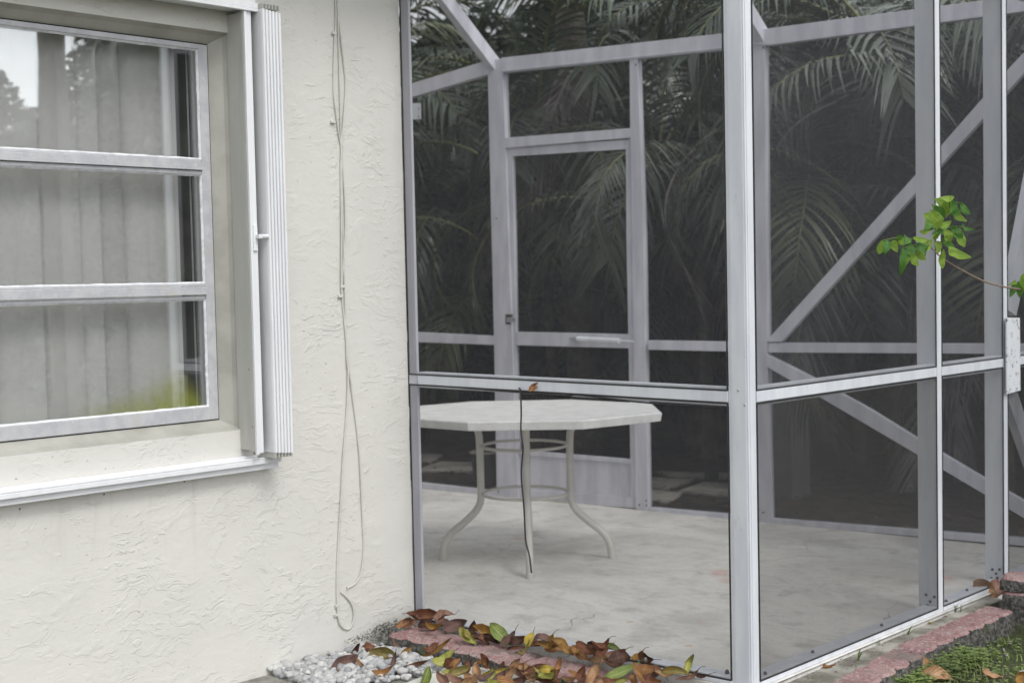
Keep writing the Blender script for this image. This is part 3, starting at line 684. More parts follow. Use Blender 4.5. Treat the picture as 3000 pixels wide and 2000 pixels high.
# roof members
def beam3(name, p, q, w, h, m='alu_in'):
    p, q = V(p), V(q); t = (q-p).normalized(); s_ = t.cross(V((0, 0, 1))).normalized()*w/2; u = s_.cross(t).normalized()*h/2
    A_ = [p+s_+u, p-s_+u, p-s_-u, p+s_-u]; return MB().prism(A_, q-p).build(name, M_[m], enc, bevel=.0015)
P1 = onD(1447, 190, .02); e1 = un(1303, 0, 0, P1.x); d1 = (e1-P1)
beam3('roof_beam', P1-d1*.02, P1+d1*1.35, .05, .075); k1 = P1+d1*1.35
beam3('roof_beam', k1, (k1.x, .03, k1.z+.1), .05, .075)
P2 = onD(2232, 108, .02); d2 = V((0, d1.y, d1.z))
beam3('roof_beam', P2-d2*.02, P2+d2*1.35, .05, .075); k2 = P2+d2*1.35
beam3('roof_beam', k2, (k2.x, .03, k2.z+.1), .05, .075)
beam3('roof_beam', (-4.9, k1.y, k1.z), (WC, k2.y+.15, k2.z), .05, .05)
MB().add([(-4.9, .03, k1.z+.13), (WC, .03, k1.z+.13), (WC, k2.y, k2.z+.03), (-4.9, k1.y, k1.z+.03)], [(0, 1, 2, 3)]).build('screen_panel', M_['mesh_roof'], enc, fix=False)
# dangling black spline
dang = [(1520, 1137), (1525, 1146), (1527, 1212), (1526, 1258), (1532, 1314), (1528, 1365), (1528, 1408), (1535, 1487), (1540, 1580), (1551, 1627), (1557, 1677)]
P = [un(x, y, 1, -.011-.0008*i) for i, (x, y) in enumerate(dang)]
tag(MB().tube(smooth_path(P, 5), .0030, 7).build('loose_cord', M_['black'], smooth=True), 'thin black cord hanging loose from the front mid rail', 'cord')
# ------------------------------------------------------------------ table
TC = V((-.31, .95, 0)); TZ = .67; TR = .555
tb = empty('patio_table', TC, 'white octagonal patio table with curved metal legs on the screened slab', 'table')
a0 = math.atan2(.464-.95, -.163+.31)
OC = [(-.816, 1.124), (-.466, 1.448), (-.006, 1.481), (.272, 1.193), (.198, .773), (-.163, .464), (-.622, .428), (-.897, .712)]
def octo(r, z): return [TC+V(((x+.311)*r/TR, (y-.953)*r/TR, z)) for x, y in OC]
tt = MB(); r1, r2, r3 = octo(TR, TZ), octo(TR+.003, TZ-.006), octo(TR-.002, TZ-.038); r4 = octo(TR-.02, TZ-.040); r5 = octo(TR-.03, TZ-.012)
vs = r1+r2+r3+r4+r5; fs = [tuple(range(8)), tuple(range(39, 31, -1))]
for k in range(4):
    for i in range(8): fs.append((k*8+i, (k+1)*8+i, (k+1)*8+(i+1) % 8, k*8+(i+1) % 8))
tt.add(vs, fs).build('tabletop', M_['table_top'], tb, bevel=.002)
tag_legs = math.atan2(.703-1.204, -.6+.024)
prof = [(.285, .632), (.245, .622), (.215, .592), (.202, .54), (.200, .34), (.203, .265), (.226, .218), (.282, .165), (.335, .122), (.368, .072), (.380, .0)]
for a in (math.radians(220.6), math.radians(41.6), math.radians(315.5), math.radians(131.7)):
    d = V((math.cos(a), math.sin(a), 0))
    pts = smooth_path([TC+d*r+V((0, 0, z)) for r, z in prof], 5)
    lg = MB().tube(pts, .0165, 12).build('leg', M_['table'], tb, smooth=True)
    MB().tube([TC+d*.380+V((0, 0, .0005)), TC+d*.380+V((0, 0, .010))], .0185, 12).build('foot_cap', M_['table'], lg)
for z in (.512, .298):
    n = 48; pts = [TC+V((.190*math.cos(2*math.pi*i/n), .190*math.sin(2*math.pi*i/n), z)) for i in range(n+1)]
    MB().tube(pts, .0068, 8, False).build('ring', M_['table'], tb, smooth=True)
sk = MB()
n = 48; sk.tube([TC+V((.34*math.cos(2*math.pi*i/n), .34*math.sin(2*math.pi*i/n), .636)) for i in range(n+1)], .009, 8, False); sk.build('support_ring', M_['table'], tb, smooth=True)
# ------------------------------------------------------------------ edging blocks
def edger(name, p, q, width, z0, z1, label, nsc=6, depth_sc=.016, seed=1, group='red concrete edging blocks'):
    """scalloped block: back edge p->q straight, front edge scalloped; solid with rough worn faces"""
    p, q = V(p), V(q); t = (q-p); Lg = t.length; t.normalize(); n = V((t.y, -t.x, 0))
    NX, NY = 90, 10; mb = MB(); rr = random.Random(seed)
    def front(u):
        s = (u/Lg*nsc) % 1.0
        return width - depth_sc*(1-abs(math.sin(math.pi*s))**.5)
    def dz(x, y): return .0045*mnoise.noise(V((x*22+seed*5, y*22, 0)))+.002*mnoise.noise(V((x*90, y*90, seed)))
    top = []
    for i in range(NX+1):
        u = Lg*i/NX; fw = front(u)
        endr = min(u, Lg-u); sh_ = -.010*max(0, 1-endr/.015)
        for j in range(NY+1):
            v = fw*j/NY; P_ = p+t*u+n*v
            edge = min(v, fw-v); dr_ = -.008*max(0, 1-edge/.012)
            mb.v.append(V((P_.x, P_.y, z1+dz(P_.x, P_.y)+dr_+sh_)))
    id_ = lambda i, j: i*(NY+1)+j
    mb.f += [(id_(i, j), id_(i, j+1), id_(i+1, j+1), id_(i+1, j)) for i in range(NX) for j in range(NY)]
    # side skirts with a few rows for roughness
    loop = [id_(i, NY) for i in range(NX+1)]+[id_(NX, j) for j in range(NY-1, -1, -1)]+[id_(i, 0) for i in range(NX-1, -1, -1)]+[id_(0, j) for j in range(1, NY)]
    prev = loop; rows = 4
    cen = (p+q)/2+n*width/2
    for r in range(1, rows+1):
        cur = []
        for k_ in loop:
            b = mb.v[k_]; zz = b.z+(z0-b.z)*r/rows
            o_ = (V((b.x, b.y, 0))-V((cen.x, cen.y, 0)))
            f_ = 1.0+0.0*r
            jx = .004*mnoise.noise(V((b.x*40, b.y*40, zz*60))); jn = n if abs((b-p).dot(n)) > width*.5 else -n
            cur.append(len(mb.v)); mb.v.append(V((b.x, b.y, zz))+jn*(jx+.004*(r > 0)))
        m_ = len(loop)
        mb.f += [(prev[i], cur[i], cur[(i+1) % m_], prev[(i+1) % m_]) for i in range(m_)]
        prev = cur
    o = mb.build(name, M_['edging'], smooth=False); tag(o, label, 'edging block', group); return o
edger('edging_block', (.072, -.045, 0), (.70, -.030, 0), .168, -.14, -.030, 'worn red scalloped edging block touching the house wall, partly under leaves', 6, seed=2)
edger('edging_block', (.712, -.030, 0), (1.33, -.022, 0), .168, -.14, -.030, 'worn red scalloped edging block in front of the front screen, mostly under leaves', 6, seed=5)
edger('edging_block', (1.60, .56, 0), (1.588, -.10, 0), .01, -.14, -.012, '', 6, seed=8) if False else None
def edC(y0, y1, seed, label, x=1.590, xe=0., w=.118, z=-.012): return edger('edging_block', (x, y0, 0), (x+xe, y1, 0), w, -.14, z, label, 6, .018, seed)
edC(.080, .725, 8, 'red scalloped edging block beside the corner post, speckled with white', 1.652, -.054)
edC(-.580, .070, 9, 'red scalloped edging block lowest in the photo, before the corner post', 1.705, -.052)
edC(.735, 1.475, 11, 'long pink red scalloped edging block by the second side post with a rounded end', 1.590, -.010)
e3 = edger('edging_block', (1.605, 1.590, 0), (2.20, 1.75, 0), .14, .055, .103, 'upper red edging block stacked at the foot of the third post', 5, .012, 14, 'stacked red edging blocks')
e4 = edger('edging_block', (1.618, 1.582, 0), (2.22, 1.742, 0), .14, -.10, .052, 'lower dark faced edging block under the stack at the third post', 5, .012, 17, 'stacked red edging blocks')
# ------------------------------------------------------------------ pale concrete pad and pebbles
pad = MB(); PZ = -.066
pc = [un(a, b, 2, PZ) for a, b in ((1235, 1978), (1320, 1955), (1400, 1948), (1470, 1952), (1750, 2030), (1720, 2200), (1120, 2200), (1130, 2040), (1180, 2000))]
pad.prism([V((p.x, p.y, -.14)) for p in pc], (0, 0, .14+PZ)); padf = pad.build('stepping_stone', M_['pad'], bevel=.008, seg=3)
tag(padf, 'pale cast concrete pad half covered by leaves in front of the pebbles', 'paving stone')
bed = MB().add([(.002, -2.4, ZG-.005), (.62, -2.4, ZG-.005), (.62, -.20, ZG-.005), (.002, -.20, ZG-.005)], [(0, 1, 2, 3)]).build('path', simple('grey_sand_bed', (.30, .295, .27), (.18, .175, .155), .95, 14, bump=.006, bscale=90))
tag(bed, 'strip of grey sand under the pebbles along the wall', 'gravel bed', kind='structure')
gv = MB(); rg = random.Random(3)
def wall_y_pt(): pass
cnt = 0
for i in range(720):
    y = rg.uniform(-.68, -.22); x = rg.uniform(.004, .36)
    if y > -.60: x = rg.uniform(.004, .34+.45*(y+.6))
    if y > -.24 and x < .06: continue
    z = ZG+.006+rg.uniform(-.004, .014)
    r = rg.uniform(.0075, .0175)*(1.5 if rg.random() < .12 else 1)
    rot = Matrix.Rotation(rg.uniform(0, 6.28), 3, 'Z') @ Matrix.Rotation(rg.uniform(-.6, .6), 3, 'X')
    gv.blob((x, y, z), r, (1.25, .85, .72), .28, i, 2, rot); cnt += 1
for i in range(90):
    x = rg.uniform(.08, .52); y = rg.uniform(-.30, -.235)
    rot = Matrix.Rotation(rg.uniform(0, 6.28), 3, 'Z')
    gv.blob((x, y, ZG+.008+rg.uniform(0, .012)), rg.uniform(.008, .020), (1.25, .85, .72), .28, i+5000, 2, rot)
tag(gv.build('pebbles', M_['pebble'], smooth=True, fix=False), 'white pebbles lying along the foot of the stucco wall', 'pebbles', kind='stuff')
# crusty moss in the corner
ms = MB(); 
for i in range(420):
    y = -.10-abs(rg.gauss(0, .10)); x = .003+abs(rg.gauss(0, .02)); z = -.05+rg.uniform(-.035, .045)*(1-min(1, abs(y+.1)/.3))
    if y < -.38: continue
    p = V((x, y, z)); d = V((rg.uniform(0, 1), rg.uniform(-1, 1), rg.uniform(.0, 1.4))).normalized()*rg.uniform(.006, .026)
    s_ = V((rg.uniform(-1, 1), rg.uniform(-1, 1), rg.uniform(-1, 1))).normalized()*.0016
    ms.add([p-s_, p+s_, p+d*.6+s_*.6, p+d+V((0, 0, -.004))], [(0, 1, 2, 3)])
tag(ms.build('dried_moss', M_['lichen'], fix=False), 'tuft of dried grey moss in the corner where edging meets the wall', 'moss', kind='stuff')
# ------------------------------------------------------------------ fallen leaves
def leaf_mesh(mb, L_, Wd, seed, curl=.6, fold=.5, twist=.3, stem=True):
    r = random.Random(seed); NU, NV = 12, 6; uvs = []; base = len(mb.v)
    k1_, k2_ = r.uniform(.4, 1)*curl*r.choice([1, 1, -1]), r.uniform(-.5, .5)*curl
    pk = r.uniform(.42, .58)
    for i in range(NU+1):
        u = i/NU; w_ = (math.sin(math.pi*min(1, u**(math.log(.5)/math.log(pk))))**.75)*(1-.25*u) if 0 < u < 1 else 0
        w_ = max(w_, .0)*Wd/2
        ang = k1_*(u-.5)*2.2; tw = twist*(u-.5)*2
        # centre line bends in xz
        cx = L_*(u-.5)*math.cos(ang*.5); cz = L_*.5*abs(math.sin(ang))*(u-.5)*2*(1 if u > .5 else -1)*math.copysign(1, k1_)+k2_*L_*.12*math.sin(u*math.pi*2)
        for j in range(NV+1):
            v = (j/NV-.5)*2; a = abs(v)*fold*.9
            yy = v*w_*math.cos(a); zz = abs(v)*w_*math.sin(a)+.26*w_*mnoise.noise(V((u*4.5, v*1.6, seed*1.7)))*2+.05*w_*mnoise.noise(V((u*14, v*5, seed)))*2
            yz = yy*math.cos(tw)-zz*math.sin(tw); z2 = yy*math.sin(tw)+zz*math.cos(tw)
            mb.v.append(V((cx, yz, cz+z2))); uvs.append((j/NV, u))
    for i in range(NU):
        for j in range(NV):
            q = base+i*(NV+1)+j; mb.f.append((q, q+1, q+NV+2, q+NV+1))
    return uvs
LEAVES = []   # (px, py, angle deg in picture, len px, width px, colour, zone)
def crop(ox, oy, s, zone, rows):
    for (cx, cy, an, ln, wd, co) in rows: LEAVES.append((ox+cx*s, oy+cy*s, an, ln*s, wd*s, co, zone))
crop(1150, 1750, .2126, 'row', [
 (430, 285, -8, 380, 230, 'red'), (240, 350, 20, 220, 130, 'pink'), (560, 440, -14, 230, 120, 'ochre'), (665, 270, -78, 210, 140, 'pink'),
 (850, 380, 22, 310, 160, 'plum'), (720, 370, -40, 200, 120, 'plum'), (1045, 560, -52, 290, 120, 'ygreen'), (1090, 440, 80, 210, 120, 'dark'),
 (1270, 490, -25, 300, 190, 'ochre'), (1495, 520, -48, 350, 150, 'green'), (1730, 600, 12, 240, 110, 'dark'), (1690, 690, 6, 260, 70, 'red'),
 (1890, 570, 70, 190, 110, 'yellow'), (2080, 570, -18, 300, 130, 'plum'), (2050, 670, -28, 330, 120, 'red'), (1790, 780, 62, 290, 60, 'olive'),
 (650, 710, 34, 390, 90, 'ochre'), (1180, 555, -20, 200, 80, 'dark'), (470, 380, -30, 240, 120, 'dark'), (1350, 560, -25, 260, 110, 'dark')])
crop(1600, 1780, .2338, 'row', [
 (190, 440, -35, 260, 90, 'ochre'), (120, 520, -12, 230, 110, 'orange'), (330, 560, -20, 260, 110, 'ochre'), (500, 530, -35, 240, 100, 'red'),
 (745, 508, -6, 360, 115, 'green'), (650, 645, 8, 250, 90, 'tan'), (890, 590, 14, 260, 100, 'pink'), (925, 625, 20, 250, 150, 'dark'),
 (700, 570, 35, 170, 90, 'red'), (1130, 650, 50, 190, 100, 'ochre'), (840, 720, -12, 260, 110, 'pink'), (950, 815, 38, 430, 120, 'green'),
 (1260, 770, -12, 260, 100, 'orange'), (1365, 775, -40, 190, 90, 'red'), (1620, 800, -18, 320, 120, 'olive'), (1755, 730, 62, 250, 110, 'ygreen'),
 (1780, 900, 28, 270, 80, 'pink'), (1920, 865, 10, 150, 70, 'dark'), (1450, 850, -14, 240, 70, 'tan')])
crop(1150, 1750, .2126, 'pile', [
 (740, 885, 38, 300, 170, 'ygreen'), (450, 1085, 62, 260, 160, 'green'), (760, 1035, 10, 130, 80, 'ygreen'), (920, 1040, 25, 280, 150, 'olive'),
 (1140, 1040, 78, 260, 150, 'tan'), (1230, 935, -25, 260, 90, 'orange'), (1385, 1045, 18, 340, 120, 'yellow'), (1300, 900, -60, 220, 110, 'red'),
 (1650, 950, 50, 230, 130, 'tan'), (1590, 1110, 40, 320, 130, 'tan'), (1770, 1060, -30, 260, 130, 'pink'), (1890, 1080, -70, 260, 150, 'tan'),
 (2140, 990, -10, 220, 110, 'yellow'), (2270, 970, 70, 190, 100, 'orange'), (2130, 1105, 24, 360, 150, 'ygreen'), (1740, 965, 10, 210, 80, 'orange'),
 (1950, 960, 15, 280, 90, 'red'), (1080, 1130, -40, 240, 120, 'tan'), (2010, 1075, 10, 180, 70, 'olive'), (1450, 1130, 45, 240, 110, 'plum'),
 (1010, 960, 70, 200, 110, 'red'), (1510, 960, 80, 180, 60, 'dark'), (850, 930, 60, 200, 90, 'orange'), (1260, 1140, 20, 260, 120, 'plum'), (980, 1170, 30, 260, 140, 'tan'), (1700, 1170, 15, 280, 130, 'dark')])
crop(1600, 1780, .2338, 'pile', [
 (580, 830, 60, 270, 150, 'tan'), (390, 865, -14, 240, 100, 'orange'), (1195, 860, -58, 330, 100, 'orange'), (1090, 890, -60, 230, 110, 'orange'),
 (60, 880, 30, 250, 120, 'ygreen'), (300, 920, 8, 220, 80, 'tan'), (700, 925, -30, 230, 90, 'pink'), (150, 760, 75, 170, 80, 'orange'), (950, 915, 20, 170, 60, 'ygreen'),
 (480, 930, 25, 260, 100, 'pink'), (800, 960, 5, 260, 110, 'red'), (1300, 930, -20, 220, 90, 'red'), (430, 850, 70, 180, 100, 'red')])
crop(750, 1720, .2126, 'pebble', [
 (1200, 1085, 40, 380, 200, 'plum'), (1370, 880, 60, 220, 90, 'dark'), (1540, 835, -10, 270, 110, 'red'), (1755, 920, -15, 320, 210, 'olive'),
 (1900, 1050, 82, 270, 90, 'plum'), (1465, 1095, -58, 210, 70, 'orange'), (1740, 1205, 25, 280, 110, 'orange'), (2060, 910, 62, 280, 110, 'ochre'),
 (2215, 1060, 12, 320, 60, 'red'), (1950, 830, -60, 240, 50, 'pink')])
crop(2600, 1550, .287, 'lawn', [
 (985, 610, -35, 230, 150, 'tan'), (1110, 600, 50, 240, 150, 'pink'), (1250, 620, -15, 170, 70, 'dark'), (400, 1400, -50, 230, 140, 'orange'),
 (470, 1510, 8, 380, 170, 'tan'), (1045, 1510, -20, 190, 110, 'tan'), (1330, 1510, 20, 240, 100, 'ochre'), (1380, 740, 70, 110, 60, 'red')])
crop(2600, 1550, .287, 'strip', [(812, 728, 5, 90, 55, 'olive'), (580, 900, -10, 65, 40, 'ochre'), (440, 968, 15, 60, 30, 'yellow'), (30, 1095, 5, 130, 40, 'olive')])
LEAVES.append((2428, 1958, 20, 46, 20, 'orange', 'strip'))
_fx = random.Random(99)
for l in list(LEAVES):
    if l[6] == 'row' and l[0] < 1920 and _fx.random() < .3:
        LEAVES.append((l[0]+_fx.uniform(-26, 26), l[1]+_fx.uniform(-6, 16), _fx.uniform(-60, 60), _fx.uniform(40, 62), _fx.uniform(20, 34), _fx.choice(['red', 'plum', 'pink', 'dark', 'ochre', 'orange']), 'row'))
    if l[6] == 'pile' and _fx.random() < .3:
        LEAVES.append((l[0]+_fx.uniform(-30, 30), l[1]+_fx.uniform(4, 34), _fx.uniform(-70, 70), _fx.uniform(44, 62), _fx.uniform(22, 34), _fx.choice(['tan', 'tan', 'pink', 'orange', 'ygreen', 'red']), 'pile'))
ZONE = {'row': (-.010, 'along the front screen base', 'leaves along the front screen base'),
        'pile': (-.045, 'heaped below the front edging', 'leaves heaped below the edging'),
        'pebble': (-.062, 'on the white pebbles', 'leaves on the white pebbles'),
        'lawn': (-.055, 'on the grass', 'leaves on the grass'),
        'strip': (-.018, 'on the pale side strip', 'leaves on the pale strip')}
SHAPE = ['curled', 'creased', 'cupped', 'crumpled', 'flat', 'twisted']
ORD = ['first','second','third','fourth','fifth','sixth','seventh','eighth','ninth','tenth','eleventh','twelfth','thirteenth','fourteenth','fifteenth','sixteenth','seventeenth','eighteenth','nineteenth','twentieth']
from collections import Counter
order = {}
tot = Counter((l[6], l[5]) for l in LEAVES)
for z in ZONE:
    for c in LEAFC:
        idx = sorted([i for i, l in enumerate(LEAVES) if l[6] == z and l[5] == c], key=lambda i: LEAVES[i][0])
        for k, i in enumerate(idx): order[i] = k
for i, (px, py, an, ln, wd, co, zone) in enumerate(LEAVES):
    z, where, grp = ZONE[zone]
    r = random.Random(i*13+1)
    p = un(px, py, 2, z)
    if zone == 'row':
        p = un(px, py, 1, -.02-.05*r.random()) if p.y > -.02 else p
        if p.z > .03: p = un(px, py, 1, -.012)
    if zone == 'pile' and p.y > -.215: p = un(px, py, 1, -.222)
    if zone == 'pile' and p.y > -.24: p.z = max(p.z, -.04)
    if zone == 'lawn' and py < 1760: p = un(px, py, 2, .012)
    mpx = depth(p)/F_PX
    k_ = 1.0 if zone == 'strip' else 1.22
    Lm, Wm = ln*mpx*k_, wd*mpx*1.2*k_
    mb = MB(); flat = zone == 'strip' or r.random() < .25
    cu = .4 if flat else r.uniform(.7, 1.5); fo = r.uniform(.25, 1.15)
    mb.uv = leaf_mesh(mb, Lm*1.05, Wm, i, cu, fo, r.uniform(-.5, .5))
    # long axis follows the picture direction, blade leans between lying flat and facing out
    a = math.radians(an); ax = (AR*math.cos(a)+AU*math.sin(a))
    tilt = r.uniform(.35, .85) if zone != 'strip' else .1
    nrm = (V((0, 0, 1))*(1-tilt)+(-AF)*tilt+V((r.uniform(-.25, .25), r.uniform(-.25, .25), 0))).normalized()
    ax = (ax-nrm*ax.dot(nrm)); ax.normalize(); bx = nrm.cross(ax)
    R3 = Matrix((ax, bx, nrm)).transposed()
    o = mb.build('fallen_leaf', LEAFC[co][1], smooth=True, fix=False)
    o.matrix_world = Matrix.Translation(p+nrm*.004) @ R3.to_4x4()
    if r.random() < .6 and zone != 'strip':
        s0 = V((Lm*.5*1.0, 0, 0)); vi = 12*7+3; s0 = mb.v[vi].copy()
        s = MB().tube([s0*.97, s0+V((.010, .002, .003)), s0+V((.024, .004, .010*r.uniform(-1, 1)))], [.0013, .0010, .0009], 5).build('leaf_stem', M_['stem'], smooth=True)
        s.parent = o
    cname = LEAFC[co][0]; n_ = tot[(zone, co)]
    adj = SHAPE[i % 6]; art = ''
    if n_ > 1: lab = f'{adj} {cname} leaf {where}, {ORD[order[i]]} from left in its colour'
    else: lab = f'only {cname} leaf {where}, {adj} blade'
    tag(o, lab, 'leaf', grp)
# leaf caught on the front rail
mb = MB(); mb.uv = leaf_mesh(mb, .05, .035, 777, .8, .8)
o = mb.build('fallen_leaf', LEAFC['orange'][1], smooth=True, fix=False)
o.matrix_world = Matrix.Translation(un(1562, 1134, 1, -.012)) @ Matrix((AR, AU*.9+AF*.2, -AF)).transposed().to_4x4() @ Matrix.Rotation(.7, 4, 'Z')
tag(o, 'small orange brown leaf caught on the front mid rail', 'leaf')
cr_ = MB(); rg = random.Random(77)
for i in range(900):
    if i < 420: x, y, z = rg.uniform(.07, 1.33), -.04-abs(rg.gauss(0, .05)), -.027
    elif i < 700: x, y, z = rg.uniform(.3, 1.2), rg.uniform(-.50, -.23), -.062
    else: x, y, z = WC+rg.uniform(.02, .10), rg.uniform(-.1, 1.5), -.012
    if i < 420: y = max(y, -.19)
    a = rg.uniform(0, 6.28); s_ = rg.uniform(.002, .007)
    d = V((math.cos(a), math.sin(a), rg.uniform(-.2, .4)))*s_; e_ = V((-math.sin(a), math.cos(a), rg.uniform(-.2, .4)))*s_*rg.uniform(.2, .7)
    q = V((x, y, z+rg.uniform(.001, .006))); cr_.add([q-d, q+e_, q+d*.9, q-e_*.7], [(0, 1, 2, 3)])
tag(cr_.build('leaf_crumbs', foliage('leaf_crumb', (.20, .12, .07), (.09, .05, .03), (.04, .03, .02), .8, .2), fix=False), 'broken brown leaf crumbs sprinkled over the edging and pale strip', 'leaf litter', kind='stuff')
# ------------------------------------------------------------------ grass and weeds on the right
gr = MB(); rg = random.Random(21)
def gpos():
    while True:
        x = rg.uniform(1.70, 3.4); y = rg.uniform(-.6, 4.2)
        return x, y
for i in range(32000):
    x, y = gpos()
    if i > 26000: x = rg.uniform(1.715, 1.79); y = rg.uniform(.2, 1.5)
    dens = mnoise.noise(V((x*2.6, y*2.6, 5)))+.25*mnoise.noise(V((x*9, y*9, 2)))
    if i <= 26000 and dens < -.10+rg.uniform(-.16, .12): continue
    if i > 26000 and dens < .02+rg.uniform(-.2, .2): continue
    if x < 1.73 and rg.random() < .5: continue
    h = rg.uniform(.012, .040)*(1.3 if dens > .15 else .8)*(1.35 if i > 26000 else 1); a = rg.uniform(0, 6.28)
    d = V((math.cos(a), math.sin(a), 0)); s_ = V((-d.y, d.x, 0))*rg.uniform(.0014, .0034)
    p = V((x, y, ZG-.008)); le = rg.uniform(.3, 1.2)
    m1 = p+V((0, 0, h*.6))+d*h*.25*le; e = p+V((0, 0, h*(1-.3*le)))+d*h*.8*le
    gr.add([p-s_, p+s_, m1+s_*.8, m1-s_*.8, e], [(0, 1, 2, 3), (3, 2, 4)])
    if rg.random() < .45:      # clover-like ground leaves
        for k in range(3):
            b = a+k*2.09; dd = V((math.cos(b), math.sin(b), .15)); q = e; r_ = rg.uniform(.003, .0065)
            ss = V((-dd.y, dd.x, 0))*r_
            gr.add([q, q+dd*r_+ss, q+dd*r_*2.1, q+dd*r_-ss], [(0, 1, 2, 3)])
tag(gr.build('grass', M_['grass'], fix=False), 'patchy short grass and ground weeds beside the side edging', 'grass', kind='stuff')
gs = MB()
for i in range(1500):
    x, y = gpos(); rot = Matrix.Rotation(rg.uniform(0, 6.28), 3, 'Z')
    gs.blob((x, y, ZG-.007), rg.uniform(.003, .010), (1.2, .9, .5), .25, i, 1, rot)
tag(gs.build('gravel', M_['grey_pebble'], smooth=True, fix=False), 'small grey stones scattered through the thin grass', 'gravel', kind='stuff')
for (px, py, lab) in ((2823, 1884, 'larger white stone in the middle of the grass'), (2870, 1874, ''), (2917, 1931, 'white stone low in the grass')):
    if not lab: continue
# weeds growing from the joint
def weed(px, py, n, h, label, seed, z=-.02, spread=.5):
    p = un(px, py, 2, z); t = empty('weed', p, label, 'weed'); rr = random.Random(seed); m = MB()
    for k in range(n):
        a = rr.uniform(0, 6.28); d = V((math.cos(a), math.sin(a), 0)); hh = h*rr.uniform(.6, 1.1); s_ = V((-d.y, d.x, 0))*hh*.07; le = rr.uniform(.1, spread)
        pts = [p, p+V((0, 0, hh*.4))+d*hh*le*.25, p+V((0, 0, hh*.8))+d*hh*le*.6, p+V((0, 0, hh))+d*hh*le*1.1]
        m.add([pts[0]-s_*.5, pts[0]+s_*.5, pts[1]+s_, pts[1]-s_, pts[2]+s_*.8, pts[2]-s_*.8, pts[3]], [(0, 1, 2, 3), (3, 2, 4, 5), (5, 4, 6)])
    m.build('blade', M_['weed'], t, smooth=True, fix=False)
weed(2798, 1797, 3, .040, 'two bladed weed in the mortar joint nearest the second post', 1)
weed(2814, 1796, 2, .036, 'small upright weed just right of the two bladed one', 2)
weed(2660, 1862, 6, .032, 'low weed at the back edge of the pink edging', 3, spread=1.6)
weed(2512, 1938, 4, .050, 'thin grassy weed between strip and red edging', 4, spread=1.2)
weed(2580, 1893, 6, .030, 'spreading weed on the pale strip by the side screen', 5, spread=1.8)
weed(2175, 1998, 5, .035, 'green shoot growing at the foot of the corner post', 6, z=.0)
weed(2955, 1728, 14, .055, 'leafy weed clump in front of the stacked blocks', 7, z=-.08, spread=1.6)
weed(1700, 1922, 4, .035, 'dark green sprout among the leaves on the front edging', 8, z=-.03, spread=1.2)
# ------------------------------------------------------------------ green twig at right
tw = empty('shrub', (2.6, 2.1, ZG), 'arching woody twig with fresh bright green leaves in front of the side screen', 'shrub')
XP = 1.82
stem_px = [(2712, 700), (2722, 718), (2753, 750), (2791, 776), (2836, 801), (2881, 823), (2932, 838), (3000, 849), (3080, 852)]
P = [un(a, b, 0, XP) for a, b in stem_px]
P += [V((2.0, 1.75, 1.12)), V((2.2, 1.95, .85)), V((2.45, 2.05, .4)), V((2.6, 2.1, ZG))]
rad = [.0017, .0020, .0024, .0026, .0028, .0030, .0032, .0035, .0038, .004, .006, .008, .011]
sp_ = smooth_path(P, 5); rr = [rad[min(12, int(i/len(sp_)*13))] for i in range(len(sp_))]
MB().tube(sp_, rr, 7).build('branch', M_['twig'], tw, smooth=True)
def fleaf(b, t, wpx, mat, dx=0., seed=0):
    pb_, pt = un(b[0], b[1], 0, XP+dx), un(t[0], t[1], 0, XP+dx+.012*math.sin(seed*2.3))
    ax = pt-pb_; L_ = ax.length; ax.normalize(); mpx = depth(pb_)/F_PX
    nrm = (-AF+V((.35*math.sin(seed*1.3), .35*math.cos(seed*1.9), .25))); nrm = (nrm-ax*nrm.dot(ax)).normalized(); bx = nrm.cross(ax)
    mb = MB(); mb.uv = leaf_mesh(mb, L_*1.12, wpx*mpx*1.5, seed+300, .4, .3, .2)
    R3 = Matrix((ax, bx, nrm)).transposed().to_4x4(); R3.translation = (pb_+pt)/2
    mb.v = [R3 @ v for v in mb.v]
    mb.build('leaf', M_[mat], tw, smooth=True, fix=False)
def cr(x, y): return (2100+x*.5102, 500+y*.5102)
FD, FL = 'fresh_dark', 'fresh_light'
